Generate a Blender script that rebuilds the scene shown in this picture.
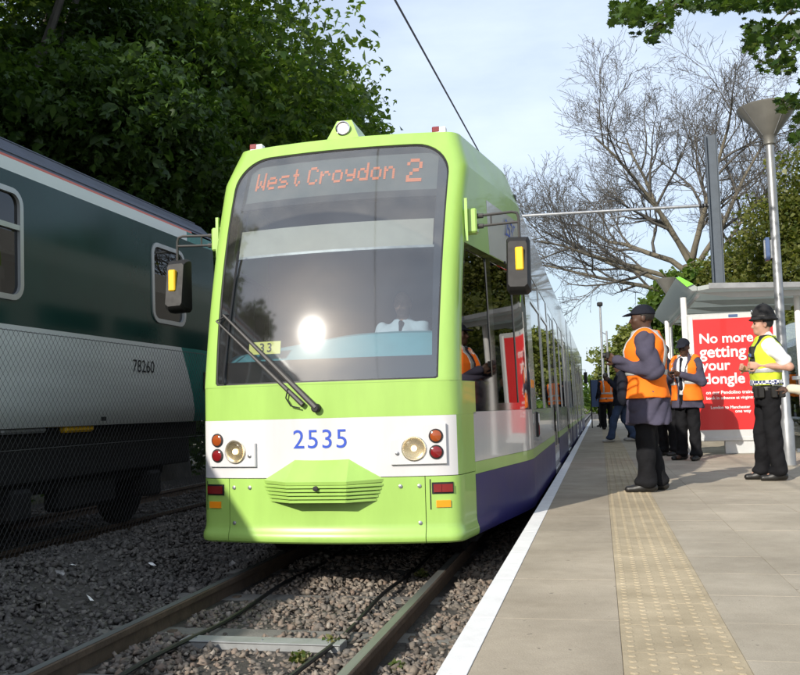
import bpy, math, random
import numpy as np
from mathutils import Vector, Matrix, Euler
rad = math.radians
for o in list(bpy.data.objects): bpy.data.objects.remove(o)
scene = bpy.context.scene
COL = scene.collection

# ------------------------------------------------------------------ camera
FPX, YAW, PITCH, ROLL, CX, CZ = 894.84, 0.217293, 0.080111, 0.028083, 1.9463, 1.1907
def _axes():
    cy, sy, cp, sp = math.cos(YAW), math.sin(YAW), math.cos(PITCH), math.sin(PITCH)
    f = Vector((-sy*cp, cy*cp, sp)); r = Vector((cy, sy, 0)); u = r.cross(f)
    cr, sr = math.cos(ROLL), math.sin(ROLL)
    return cr*r - sr*u, sr*r + cr*u, f
AR, AU, AF = _axes()
cam = bpy.data.cameras.new('camera'); camo = bpy.data.objects.new('camera', cam); COL.objects.link(camo)
cam.sensor_fit = 'HORIZONTAL'; cam.sensor_width = 36; cam.lens = FPX/800*36
cam.clip_start = 0.05; cam.clip_end = 3000
camo.matrix_world = Matrix(((AR.x, AU.x, -AF.x, CX), (AR.y, AU.y, -AF.y, 0), (AR.z, AU.z, -AF.z, CZ), (0, 0, 0, 1)))
scene.camera = camo
scene.render.resolution_x, scene.render.resolution_y = 1024, 864
def at(px, py, axis, val):
    """point where the ray of a photo pixel meets the plane axis = val"""
    d = AR*((px-400)/FPX) + AU*(-(py-337.5)/FPX) + AF
    C = Vector((CX, 0, CZ)); return C + d*((val-C[axis])/d[axis])

# ------------------------------------------------------------------ sky and sun
SUN_EL = rad(28.0); LX, LY = 0.392, 0.920           # light travels towards +x, +y
world = bpy.data.worlds.new('World'); scene.world = world; world.use_nodes = True
wt = world.node_tree; wn, wl = wt.nodes, wt.links; wn.clear()
w_out = wn.new('ShaderNodeOutputWorld'); w_bg = wn.new('ShaderNodeBackground')
sky = wn.new('ShaderNodeTexSky'); sky.sky_type = 'NISHITA'; sky.sun_disc = False
sky.sun_elevation = SUN_EL; sky.sun_rotation = math.atan2(-LX, -LY)
sky.air_density = 1.0; sky.dust_density = 1.6; sky.ozone_density = 1.0
w_co = wn.new('ShaderNodeTexCoord'); w_map = wn.new('ShaderNodeMapping'); w_map.inputs['Scale'].default_value = (1.0, 1.4, 3.2)
w_no = wn.new('ShaderNodeTexNoise'); w_no.inputs['Scale'].default_value = 1.7; w_no.inputs['Detail'].default_value = 7; w_no.inputs['Roughness'].default_value = 0.55
w_ra = wn.new('ShaderNodeValToRGB'); w_ra.color_ramp.elements[0].position = 0.30; w_ra.color_ramp.elements[1].position = 0.74
w_ra.color_ramp.elements[0].color = (0.26, 0.26, 0.26, 1); w_ra.color_ramp.elements[1].color = (0.92, 0.92, 0.92, 1)
w_mx = wn.new('ShaderNodeMixRGB'); w_mx.inputs['Color2'].default_value = (7.0, 8.0, 9.6, 1)     # thin bright cloud veil
wl.new(w_co.outputs['Generated'], w_map.inputs['Vector']); wl.new(w_map.outputs['Vector'], w_no.inputs['Vector'])
wl.new(w_no.outputs['Fac'], w_ra.inputs['Fac']); wl.new(w_ra.outputs['Color'], w_mx.inputs['Fac'])
wl.new(sky.outputs['Color'], w_mx.inputs['Color1']); wl.new(w_mx.outputs['Color'], w_bg.inputs['Color'])
w_bg.inputs['Strength'].default_value = 0.108
wl.new(w_bg.outputs['Background'], w_out.inputs['Surface'])
sl = bpy.data.lights.new('sun', 'SUN'); sl.energy = 4.0; sl.angle = rad(0.55); sl.color = (1.0, 0.94, 0.84)
slo = bpy.data.objects.new('sun', sl); COL.objects.link(slo)
_d = Vector((LX*math.cos(SUN_EL), LY*math.cos(SUN_EL), -math.sin(SUN_EL)))
slo.rotation_euler = _d.to_track_quat('-Z', 'Y').to_euler(); slo.location = (-12, -25, 20)
vs = scene.view_settings; vs.view_transform = 'Standard'; vs.look = 'None'; vs.exposure = 0.38; vs.gamma = 1.0; vs.use_curve_mapping = False
scene.render.engine = 'CYCLES'
scene.cycles.max_bounces = 8; scene.cycles.transparent_max_bounces = 16

# ------------------------------------------------------------------ helpers
rng = np.random.default_rng(7); random.seed(7)
def tag(o, label=None, cat=None, group=None, kind=None):
    if label: o['label'] = label
    if cat: o['category'] = cat
    if group: o['group'] = group
    if kind: o['kind'] = kind
    return o
def link(o, parent=None):
    COL.objects.link(o)
    if parent is not None: o.parent = parent
    return o
def thing(name, label, cat, loc=(0, 0, 0), rz=0, group=None):
    o = bpy.data.objects.new(name, None); o.empty_display_size = 0.2; link(o)
    o.location = loc; o.rotation_euler = (0, 0, rz); tag(o, label, cat, group); return o
def mesh_from(name, v, f, m=None, smooth=False):
    me = bpy.data.meshes.new(name); me.from_pydata([tuple(map(float, p)) for p in v], [], [tuple(map(int, q)) for q in f]); me.validate()
    if m is not None:
        for k in (m if isinstance(m, (list, tuple)) else [m]): me.materials.append(k)
    if smooth: me.shade_smooth()
    me.update(); return me
def mesh_np(name, v, f, m=None, smooth=False):
    """fast: v (n,3), f (k,3|4)"""
    v = np.asarray(v, np.float32); f = np.asarray(f, np.int32); k = f.shape[1]
    me = bpy.data.meshes.new(name); me.vertices.add(len(v)); me.vertices.foreach_set('co', v.ravel())
    me.loops.add(f.size); me.loops.foreach_set('vertex_index', f.ravel())
    me.polygons.add(len(f)); me.polygons.foreach_set('loop_start', np.arange(0, f.size, k, dtype=np.int32)); me.polygons.foreach_set('loop_total', np.full(len(f), k, np.int32))
    me.update(calc_edges=True)
    if m is not None:
        for q in (m if isinstance(m, (list, tuple)) else [m]): me.materials.append(q)
    if smooth: me.shade_smooth()
    return me
def add(name, me, parent=None, loc=None, rot=None, **kw):
    o = bpy.data.objects.new(name, me); link(o, parent)
    if loc is not None: o.location = loc
    if rot is not None: o.rotation_euler = rot
    return tag(o, **kw)
class MB:
    """collects shapes into one mesh"""
    def __init__(s): s.v = []; s.f = []
    def put(s, v, f):
        b = len(s.v); s.v += [tuple(p) for p in v]; s.f += [tuple(b+i for i in q) for q in f]; return s
    def box(s, a, b, bev=0.0, rz=0.0, piv=None):
        x0, y0, z0 = a; x1, y1, z1 = b
        if bev <= 0:
            v = [(x, y, z) for z in (z0, z1) for x, y in ((x0, y0), (x1, y0), (x1, y1), (x0, y1))]
            f = [(3, 2, 1, 0), (4, 5, 6, 7), (0, 1, 5, 4), (1, 2, 6, 5), (2, 3, 7, 6), (3, 0, 4, 7)]
        else:
            c = bev; v = []; f = []
            ring = lambda i: [(x0+i, y0+c), (x0+c, y0+i), (x1-c, y0+i), (x1-i, y0+c), (x1-i, y1-c), (x1-c, y1-i), (x0+c, y1-i), (x0+i, y1-c)]
            ring2 = [(x0+c, y0+c)]*2+[(x1-c, y0+c)]*2+[(x1-c, y1-c)]*2+[(x0+c, y1-c)]*2
            lay = [(ring2, z0), (ring(0), z0+c), (ring(0), z1-c), (ring2, z1)]
            for r, z in lay: v += [(x, y, z) for x, y in r]
            for L in range(3):
                for i in range(8):
                    j = (i+1) % 8; q = (L*8+i, L*8+j, L*8+8+j, L*8+8+i); f.append(q)
            f.append((24, 26, 28, 30)); f.append((6, 4, 2, 0))
        if rz:
            px, py = piv or ((x0+x1)/2, (y0+y1)/2); cc, ss = math.cos(rz), math.sin(rz)
            v = [(px+(x-px)*cc-(y-py)*ss, py+(x-px)*ss+(y-py)*cc, z) for x, y, z in v]
        return s.put(v, f)
    def tube(s, pts, r, n=8, cap=True):
        pts = [Vector(p) for p in pts]; rs = r if isinstance(r, (list, tuple)) else [r]*len(pts)
        v = []; f = []; prev = None
        for i, p in enumerate(pts):
            d = (pts[min(i+1, len(pts)-1)]-pts[max(i-1, 0)]).normalized()
            if prev is None:
                a = Vector((0, 0, 1)) if abs(d.z) < 0.9 else Vector((1, 0, 0)); u = d.cross(a).normalized()
            else: u = (prev-d*prev.dot(d)).normalized()
            prev = u; w = d.cross(u)
            v += [tuple(p+(u*math.cos(2*math.pi*k/n)+w*math.sin(2*math.pi*k/n))*rs[i]) for k in range(n)]
        for i in range(len(pts)-1):
            for k in range(n):
                j = (k+1) % n; f.append((i*n+k, i*n+j, i*n+n+j, i*n+n+k))
        if cap: f.append(tuple(range(n-1, -1, -1))); f.append(tuple(range((len(pts)-1)*n, len(pts)*n)))
        return s.put(v, f)
    def lathe(s, prof, n=24, base=(0, 0, 0), axis='z', cap=True):
        v = []; f = []
        for r, h in prof:
            for k in range(n):
                a = 2*math.pi*k/n; c, d = r*math.cos(a), r*math.sin(a)
                p = {'z': (c, d, h), 'y': (c, -h, d), 'x': (h, c, d)}[axis]
                v.append((base[0]+p[0], base[1]+p[1], base[2]+p[2]))
        for i in range(len(prof)-1):
            for k in range(n):
                j = (k+1) % n; f.append((i*n+k, i*n+j, i*n+n+j, i*n+n+k))
        if cap: f.append(tuple(range(n-1, -1, -1))); f.append(tuple(range((len(prof)-1)*n, len(prof)*n)))
        return s.put(v, f)
    def prism(s, poly, a, b, plane='xz'):
        """extrude 2-D polygon between a and b on the axis left out of plane"""
        def P(u, w, t): return {'xz': (u, t, w), 'xy': (u, w, t), 'yz': (t, u, w)}[plane]
        n = len(poly); v = [P(u, w, a) for u, w in poly]+[P(u, w, b) for u, w in poly]
        f = [tuple(range(n-1, -1, -1)), tuple(range(n, 2*n))]+[(i, (i+1) % n, n+(i+1) % n, n+i) for i in range(n)]
        return s.put(v, f)
    def build(s, name, m, parent=None, smooth=False, loc=None, rot=None, fix=True, **kw):
        me = mesh_from(name, s.v, s.f, m, smooth)
        if fix: fix_normals(me)
        if smooth: auto_smooth(me)
        return add(name, me, parent, loc, rot, **kw)
import bmesh
def fix_normals(me):
    b = bmesh.new(); b.from_mesh(me); bmesh.ops.recalc_face_normals(b, faces=b.faces); b.to_mesh(me); b.free()
def auto_smooth(me, ang=38):
    b = bmesh.new(); b.from_mesh(me)
    for e in b.edges:
        e.smooth = not (len(e.link_faces) == 2 and e.calc_face_angle(0) > rad(ang))
    b.to_mesh(me); b.free()
def rrect(x0, z0, x1, z1, r, n=5):
    out = []
    for cx, cz, a in ((x1-r, z1-r, 0), (x0+r, z1-r, 90), (x0+r, z0+r, 180), (x1-r, z0+r, 270)):
        for k in range(n+1): t = rad(a+90*k/n); out.append((cx+r*math.cos(t), cz+r*math.sin(t)))
    return out
def copy_tree(o, parent=None):
    c = o.copy(); COL.objects.link(c)
    if parent is not None: c.parent = parent
    for ch in list(o.children): copy_tree(ch, c)
    return c
def text_mesh(s, size, m, align='CENTER', extrude=0.0, space=1.0, bold=0.0):
    cu = bpy.data.curves.new('t', 'FONT'); cu.body = s; cu.size = size; cu.align_x = align; cu.align_y = 'CENTER'; cu.extrude = extrude; cu.space_character = space; cu.offset = bold; cu.resolution_u = 4
    o = bpy.data.objects.new('t', cu); COL.objects.link(o); dg = bpy.context.evaluated_depsgraph_get()
    me = bpy.data.meshes.new_from_object(o.evaluated_get(dg)); bpy.data.objects.remove(o); me.materials.clear(); me.materials.append(m); return me

# ------------------------------------------------------------------ materials
def pm(name, col, rough=0.5, metal=0.0, var=0.0, vscale=8.0, col2=None, bump=0.0, bscale=40.0, coat=0.0, emit=None, estr=1.0, spec=0.5, dirt=0.0, trans=0.0, detail=5, space='Object', stretch=(1, 1, 1)):
    m = bpy.data.materials.new(name); m.use_nodes = True; nt = m.node_tree; N, L = nt.nodes, nt.links
    b = N['Principled BSDF']; b.inputs['Roughness'].default_value = rough; b.inputs['Metallic'].default_value = metal
    b.inputs['Specular IOR Level'].default_value = spec; b.inputs['Coat Weight'].default_value = coat; b.inputs['Coat Roughness'].default_value = 0.04
    b.inputs['Base Color'].default_value = (*col, 1)
    co = N.new('ShaderNodeTexCoord'); mp = N.new('ShaderNodeMapping'); mp.inputs['Scale'].default_value = stretch; L.new(co.outputs[space], mp.inputs['Vector'])
    if var or col2:
        c2 = col2 or tuple(c*(1-var) for c in col)
        no = N.new('ShaderNodeTexNoise'); no.inputs['Scale'].default_value = vscale; no.inputs['Detail'].default_value = detail; no.inputs['Roughness'].default_value = 0.6; L.new(mp.outputs[0], no.inputs['Vector'])
        rp = N.new('ShaderNodeValToRGB'); rp.color_ramp.elements[0].position = 0.33; rp.color_ramp.elements[1].position = 0.68
        rp.color_ramp.elements[0].color = (*c2, 1); rp.color_ramp.elements[1].color = (*col, 1)
        L.new(no.outputs['Fac'], rp.inputs['Fac']); L.new(rp.outputs['Color'], b.inputs['Base Color'])
        if rough > 0.06:
            rm = N.new('ShaderNodeMapRange'); rm.inputs['To Min'].default_value = rough*0.8; rm.inputs['To Max'].default_value = min(1, rough*1.25); L.new(no.outputs['Fac'], rm.inputs['Value']); L.new(rm.outputs[0], b.inputs['Roughness'])
    if bump:
        n2 = N.new('ShaderNodeTexNoise'); n2.inputs['Scale'].default_value = bscale; n2.inputs['Detail'].default_value = 6; L.new(mp.outputs[0], n2.inputs['Vector'])
        bu = N.new('ShaderNodeBump'); bu.inputs['Strength'].default_value = bump; bu.inputs['Distance'].default_value = 0.02; L.new(n2.outputs['Fac'], bu.inputs['Height']); L.new(bu.outputs[0], b.inputs['Normal'])
    if emit: b.inputs['Emission Color'].default_value = (*emit, 1); b.inputs['Emission Strength'].default_value = estr
    return m
def glass_mat(name, tint=(0.85, 0.9, 0.9), ior=1.6, rough=0.012, gain=1.0, wav=0.0):
    m = bpy.data.materials.new(name); m.use_nodes = True; nt = m.node_tree; N, L = nt.nodes, nt.links; N.remove(N['Principled BSDF'])
    o = N['Material Output']; t = N.new('ShaderNodeBsdfTransparent'); t.inputs[0].default_value = (*tint, 1)
    g = N.new('ShaderNodeBsdfGlossy'); g.inputs['Roughness'].default_value = rough; g.inputs['Color'].default_value = (1, 1, 1, 1)
    fr = N.new('ShaderNodeLayerWeight'); pw = N.new('ShaderNodeMath'); pw.operation = 'POWER'; pw.inputs[1].default_value = 5.0; L.new(fr.outputs['Facing'], pw.inputs[0])
    f0 = gain*((ior-1)/(ior+1))**2; mu = N.new('ShaderNodeMapRange'); mu.inputs['To Min'].default_value = f0; mu.inputs['To Max'].default_value = 1.0; L.new(pw.outputs[0], mu.inputs['Value'])
    mx = N.new('ShaderNodeMixShader'); L.new(mu.outputs[0], mx.inputs[0]); L.new(t.outputs[0], mx.inputs[1]); L.new(g.outputs[0], mx.inputs[2]); L.new(mx.outputs[0], o.inputs['Surface'])
    if wav:
        no = N.new('ShaderNodeTexNoise'); no.inputs['Scale'].default_value = 1.6; no.inputs['Detail'].default_value = 1; co = N.new('ShaderNodeTexCoord'); L.new(co.outputs['Object'], no.inputs['Vector'])
        bu = N.new('ShaderNodeBump'); bu.inputs['Strength'].default_value = wav; bu.inputs['Distance'].default_value = 0.02; L.new(no.outputs['Fac'], bu.inputs['Height']); L.new(bu.outputs[0], g.inputs['Normal']); 
    return m
def poly_mat(name, c):
    m = bpy.data.materials.new(name); m.use_nodes = True; N, L = m.node_tree.nodes, m.node_tree.links; b = N['Principled BSDF']; b.inputs['Base Color'].default_value = (*c, 1); b.inputs['Roughness'].default_value = 0.3
    t = N.new('ShaderNodeBsdfTranslucent'); t.inputs[0].default_value = (*c, 1); mx = N.new('ShaderNodeMixShader'); mx.inputs[0].default_value = 0.5; L.new(b.outputs[0], mx.inputs[1]); L.new(t.outputs[0], mx.inputs[2]); L.new(mx.outputs[0], N['Material Output'].inputs['Surface']); return m
def leaf_mat(name, c1, c2, scale=0.35, tr=0.35):
    m = bpy.data.materials.new(name); m.use_nodes = True; nt = m.node_tree; N, L = nt.nodes, nt.links; b = N['Principled BSDF']; b.inputs['Roughness'].default_value = 0.42; b.inputs['Specular IOR Level'].default_value = 0.35
    co = N.new('ShaderNodeTexCoord'); no = N.new('ShaderNodeTexNoise'); no.inputs['Scale'].default_value = scale; no.inputs['Detail'].default_value = 8; no.inputs['Roughness'].default_value = 0.75; L.new(co.outputs['Object'], no.inputs['Vector'])
    rp = N.new('ShaderNodeValToRGB'); rp.color_ramp.elements[0].position = 0.35; rp.color_ramp.elements[1].position = 0.66; rp.color_ramp.elements[0].color = (*c1, 1); rp.color_ramp.elements[1].color = (*c2, 1)
    ge = N.new('ShaderNodeNewGeometry'); ri = N.new('ShaderNodeMath'); ri.operation = 'MULTIPLY_ADD'; ri.inputs[1].default_value = 0.42; ri.inputs[2].default_value = -0.21; L.new(ge.outputs['Random Per Island'], ri.inputs[0]); ad_ = N.new('ShaderNodeMath'); ad_.operation = 'ADD'; L.new(no.outputs['Fac'], ad_.inputs[0]); L.new(ri.outputs[0], ad_.inputs[1])
    L.new(ad_.outputs[0], rp.inputs['Fac']); L.new(rp.outputs[0], b.inputs['Base Color'])
    t = N.new('ShaderNodeBsdfTranslucent'); mx = N.new('ShaderNodeMixShader'); mx.inputs[0].default_value = tr
    mb = N.new('ShaderNodeMixRGB'); mb.blend_type = 'MULTIPLY'; mb.inputs[0].default_value = 1; mb.inputs['Color2'].default_value = (1.5, 1.5, 0.6, 1); L.new(rp.outputs[0], mb.inputs['Color1']); L.new(mb.outputs[0], t.inputs[0])
    L.new(b.outputs[0], mx.inputs[1]); L.new(t.outputs[0], mx.inputs[2]); L.new(mx.outputs[0], N['Material Output'].inputs['Surface'])
    return m
LIME = (0.36, 0.58, 0.125)
M = dict(
    lime=pm('lime_paint', LIME, 0.32, var=0.15, vscale=3.0, coat=0.35, detail=12, bump=0.015, bscale=5, stretch=(1.3, 1, 0.3)),
    white=pm('white_paint', (0.66, 0.65, 0.655), 0.32, var=0.13, vscale=3, coat=0.3, detail=12, stretch=(1.3, 1, 0.3)),
    greyw=pm('silver_white_paint', (0.60, 0.60, 0.58), 0.2, var=0.08, vscale=2, coat=0.6),
    blue=pm('deep_blue_paint', (0.026, 0.024, 0.13), 0.35, var=0.2, vscale=3, spec=0.35),
    numblue=pm('number_blue', (0.03, 0.08, 0.48), 0.4),
    black=pm('black_rubber', (0.012, 0.012, 0.013), 0.5, var=0.3, vscale=12),
    gloss=pm('gloss_black', (0.008, 0.008, 0.009), 0.06, coat=0.6),
    plastic=pm('dark_grey_plastic', (0.024, 0.023, 0.023), 0.55, spec=0.3, var=0.2, vscale=20, bump=0.05, bscale=200),
    under=pm('underframe_grime', (0.007, 0.0065, 0.006), 0.9, var=0.4, vscale=6, bump=0.4, bscale=20),
    chrome=pm('chrome', (0.75, 0.74, 0.72), 0.12, 1.0),
    refl_dish=pm('lamp_reflector', (0.95, 0.86, 0.70), 0.24, 0.85),
    bulb=pm('lit_bulb', (0.9, 0.85, 0.7), 0.3, emit=(1.0, 0.80, 0.50), estr=2.5),
    lipmetal=pm('polished_lip', (0.62, 0.66, 0.62), 0.3, 0.25, var=0.2, vscale=3),
    conegrey=pm('lamp_cone_grey', (0.22, 0.215, 0.195), 0.45, 0.3, var=0.2, vscale=4),
    wiper=pm('wiper_grey', (0.045, 0.042, 0.04), 0.55, 0.0),
    amber=pm('amber_lens', (0.32, 0.065, 0.012), 0.12, coat=0.6),
    redl=pm('red_lens', (0.20, 0.010, 0.012), 0.12, coat=0.6),
    orange=pm('orange_reflector', (0.95, 0.30, 0.01), 0.3),
    yellow=pm('yellow_marker', (0.9, 0.52, 0.01), 0.35),
    wing=pm('card_yellow', (0.72, 0.70, 0.20), 0.6),
    ws=glass_mat('windscreen_glass', (0.74, 0.80, 0.81), 1.6, 0.045, 2.3),
    sideglass=glass_mat('tinted_side_glass', (0.13, 0.145, 0.145), 1.55, 0.01, 1.0),
    lens=glass_mat('clear_lens', (0.9, 0.88, 0.82), 1.5, 0.03, 1.0),
    cab=pm('cab_interior_grey', (0.10, 0.105, 0.11), 0.7, var=0.15),
    cabdark=pm('cab_interior_dark', (0.03, 0.03, 0.033), 0.8, var=0.2),
    dash=pm('teal_dashboard', (0.10, 0.30, 0.36), 0.55, var=0.1),
    blind=pm('cream_sun_blind', (0.42, 0.40, 0.35), 0.8, var=0.12),
    display=pm('display_board', (0.13, 0.14, 0.135), 0.5, var=0.1),
    led=pm('amber_led', (0.8, 0.2, 0.05), 0.5, emit=(1.0, 0.24, 0.09), estr=0.26),
    steel=pm('galvanised_steel', (0.42, 0.43, 0.44), 0.38, 0.7, var=0.25, vscale=14),
    bluegrey=pm('mast_paint', (0.085, 0.105, 0.13), 0.55, 0.1, var=0.2, vscale=5),
    silver=pm('silver_tube', (0.36, 0.37, 0.38), 0.42, 0.6, var=0.2, vscale=6),
    wire=pm('cable_wire', (0.05, 0.05, 0.07), 0.5, 0.3),
    tgreen=pm('train_dark_green', (0.010, 0.046, 0.038), 0.13, var=0.2, vscale=1.5, spec=0.30, bump=0.02, bscale=2.0),
    twhite=pm('train_pale_band', (0.70, 0.74, 0.72), 0.35, var=0.12, vscale=1.2, coat=0.1, stretch=(1, 0.5, 2)),
    tlow=pm('train_lower_silver', (0.66, 0.69, 0.68), 0.3, var=0.22, vscale=0.9, coat=0.15, stretch=(1, 0.3, 2.5)),
    tteal=pm('train_teal', (0.02, 0.20, 0.17), 0.25, var=0.2, vscale=3, coat=0.4),
    tred=pm('train_orange_line', (0.55, 0.10, 0.05), 0.4),
    troof=pm('train_roof', (0.05, 0.062, 0.10), 0.42, var=0.3, vscale=3, bump=0.1, bscale=10),
    frame=pm('window_frame_alu', (0.45, 0.46, 0.45), 0.35, 0.5, var=0.1),
    tglass=glass_mat('train_glass', (0.10, 0.10, 0.10), 1.6, 0.01, 1.2),
    stone=pm('ballast_stone', (0.20, 0.165, 0.135), 0.85, col2=(0.085, 0.075, 0.068), vscale=3.1, detail=8, bump=0.3, bscale=60),
    stone2=pm('ballast_stone_grey', (0.115, 0.11, 0.105), 0.85, col2=(0.055, 0.052, 0.05), vscale=3.7, detail=8, bump=0.3, bscale=60),
    bed=pm('ballast_bed', (0.075, 0.066, 0.057), 0.95, var=0.5, vscale=18, bump=0.9, bscale=30),
    railtop=pm('rail_head', (0.24, 0.25, 0.235), 0.4, 0.5, var=0.3, vscale=3, stretch=(8, 0.3, 1)),
    rust=pm('rail_rust', (0.12, 0.082, 0.055), 0.8, var=0.45, vscale=9, bump=0.3, bscale=50),
    sleeper=pm('concrete_sleeper', (0.20, 0.19, 0.17), 0.9, var=0.3, vscale=7, bump=0.3, bscale=60),
    trunk=pm('galvanised_trunking', (0.36, 0.37, 0.37), 0.5, 0.4, var=0.2, vscale=9),
    slab=pm('paving_slab', (0.31, 0.275, 0.22), 0.88, var=0.20, vscale=2.2, detail=10, bump=0.22, bscale=130, space='Generated'),
    slabr=pm('paving_slab_grey', (0.33, 0.30, 0.25), 0.88, var=0.16, vscale=2.0, detail=10, bump=0.22, bscale=130, space='Generated'),
    joint=pm('paving_joint', (0.20, 0.17, 0.125), 0.95, var=0.3, vscale=20),
    tact=pm('buff_tactile', (0.37, 0.28, 0.14), 0.85, var=0.18, vscale=2.5, detail=9, bump=0.2, bscale=150, space='Generated'),
    edgew=pm('white_edge_paint', (0.74, 0.73, 0.71), 0.7, col2=(0.58, 0.56, 0.52), vscale=7, detail=9, bump=0.1, bscale=100),
    conc=pm('platform_concrete', (0.25, 0.235, 0.21), 0.9, var=0.3, vscale=4, bump=0.3, bscale=50),
    ground=pm('rough_grass_ground', (0.075, 0.085, 0.03), 0.95, col2=(0.11, 0.085, 0.05), vscale=0.7, bump=0.6, bscale=9),
    bark=pm('bark', (0.115, 0.105, 0.09), 0.9, var=0.4, vscale=9, bump=0.6, bscale=25, stretch=(1, 1, 0.3)),
    barkp=pm('bark_pale', (0.17, 0.15, 0.11), 0.9, var=0.4, vscale=5, bump=0.5, bscale=20, stretch=(1, 1, 0.4)),
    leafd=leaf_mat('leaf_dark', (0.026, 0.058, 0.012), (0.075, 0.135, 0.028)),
    leafm=leaf_mat('leaf_fresh', (0.05, 0.105, 0.018), (0.14, 0.21, 0.045), 1.2, 0.5),
    leafp=leaf_mat('leaf_maple', (0.02, 0.05, 0.008), (0.07, 0.125, 0.02), 1.6, 0.4),
    leafo=leaf_mat('leaf_olive', (0.06, 0.085, 0.018), (0.19, 0.20, 0.055), 0.8, 0.45),
    leafy=leaf_mat('leaf_yellow_green', (0.10, 0.13, 0.03), (0.22, 0.24, 0.06), 0.5, 0.4),
    poster=pm('poster_red', (0.72, 0.022, 0.022), 0.35, var=0.06, vscale=2, coat=0.3),
    pwhite=pm('poster_white', (0.85, 0.84, 0.83), 0.4),
    pframe=pm('panel_frame', (0.62, 0.63, 0.62), 0.4, 0.2, var=0.1),
    shelglass=glass_mat('shelter_glass', (0.88, 0.92, 0.90), 1.5, 0.01, 1.0),
    skin_d=pm('skin_dark', (0.085, 0.042, 0.026), 0.5, var=0.2, vscale=30, spec=0.4),
    skin_p=pm('skin_pale', (0.66, 0.42, 0.33), 0.5, var=0.12, vscale=25, spec=0.35),
    skin_l=pm('skin_light', (0.52, 0.29, 0.21), 0.5, var=0.15, vscale=25, spec=0.35),
    navy=pm('navy_cloth', (0.078, 0.072, 0.108), 0.85, var=0.3, vscale=6, bump=0.45, bscale=14, spec=0.15),
    navyd=pm('dark_navy_cloth', (0.018, 0.02, 0.030), 0.9, var=0.3, vscale=7, bump=0.35, bscale=18, spec=0.15),
    hivis=pm('orange_hivis', (1.0, 0.20, 0.015), 0.75, var=0.10, vscale=10, bump=0.3, bscale=12, spec=0.2),
    refl=pm('reflective_tape', (0.50, 0.51, 0.50), 0.4, 0.2, var=0.1, vscale=30),
    yvis=pm('yellow_hivis', (0.62, 0.74, 0.05), 0.7, var=0.12, vscale=12, bump=0.3, bscale=14, spec=0.2),
    trous=pm('charcoal_trousers', (0.012, 0.012, 0.014), 0.9, var=0.3, vscale=9, bump=0.4, bscale=22, spec=0.15),
    jeans=pm('denim', (0.04, 0.07, 0.15), 0.85, var=0.35, vscale=10, bump=0.2, bscale=60),
    shoe=pm('black_leather', (0.012, 0.011, 0.010), 0.45, var=0.2, vscale=20),
    trainer=pm('pale_trainer', (0.45, 0.44, 0.42), 0.6, var=0.2, vscale=25),
    shirt=pm('white_shirt', (0.78, 0.78, 0.78), 0.75, var=0.06, vscale=8, bump=0.15, bscale=30),
    shirtb=pm('pale_blue_shirt', (0.50, 0.62, 0.74), 0.75, var=0.1, vscale=8, bump=0.15, bscale=30),
    cream=pm('cream_knit', (0.62, 0.56, 0.44), 0.85, var=0.1, vscale=30, bump=0.3, bscale=150),
    hair=pm('dark_hair', (0.012, 0.010, 0.008), 0.6, var=0.3, vscale=60, bump=0.5, bscale=150),
    hairg=pm('grey_hair', (0.35, 0.34, 0.32), 0.6, var=0.3, vscale=60, bump=0.5, bscale=150),
    felt=pm('black_felt', (0.012, 0.012, 0.014), 0.85, var=0.2, vscale=30, bump=0.2, bscale=150),
    eye=pm('eye_dark', (0.02, 0.015, 0.012), 0.15),
    signb=pm('sign_blue', (0.07, 0.12, 0.26), 0.5, var=0.1),
    limeend=pm('lime_end_cap', (0.22, 0.60, 0.06), 0.4),
    grass=leaf_mat('grass_blades', (0.06, 0.10, 0.02), (0.20, 0.19, 0.07), 3.0, 0.3),
    chain=pm('fence_wire', (0.075, 0.075, 0.075), 0.6, 0.3, var=0.2),
)
def checker_mat():
    m = bpy.data.materials.new('sillitoe_checks'); m.use_nodes = True; N, L = m.node_tree.nodes, m.node_tree.links; b = N['Principled BSDF']; b.inputs['Roughness'].default_value = 0.6
    co = N.new('ShaderNodeTexCoord'); ch = N.new('ShaderNodeTexChecker'); ch.inputs['Scale'].default_value = 36; ch.inputs['Color1'].default_value = (0.75, 0.76, 0.76, 1); ch.inputs['Color2'].default_value = (0.02, 0.03, 0.14, 1)
    L.new(co.outputs['Object'], ch.inputs['Vector']); L.new(ch.outputs[0], b.inputs['Base Color']); return m
M['checks'] = checker_mat(); M['poly'] = poly_mat('translucent_roof', (0.62, 0.66, 0.64))
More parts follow.
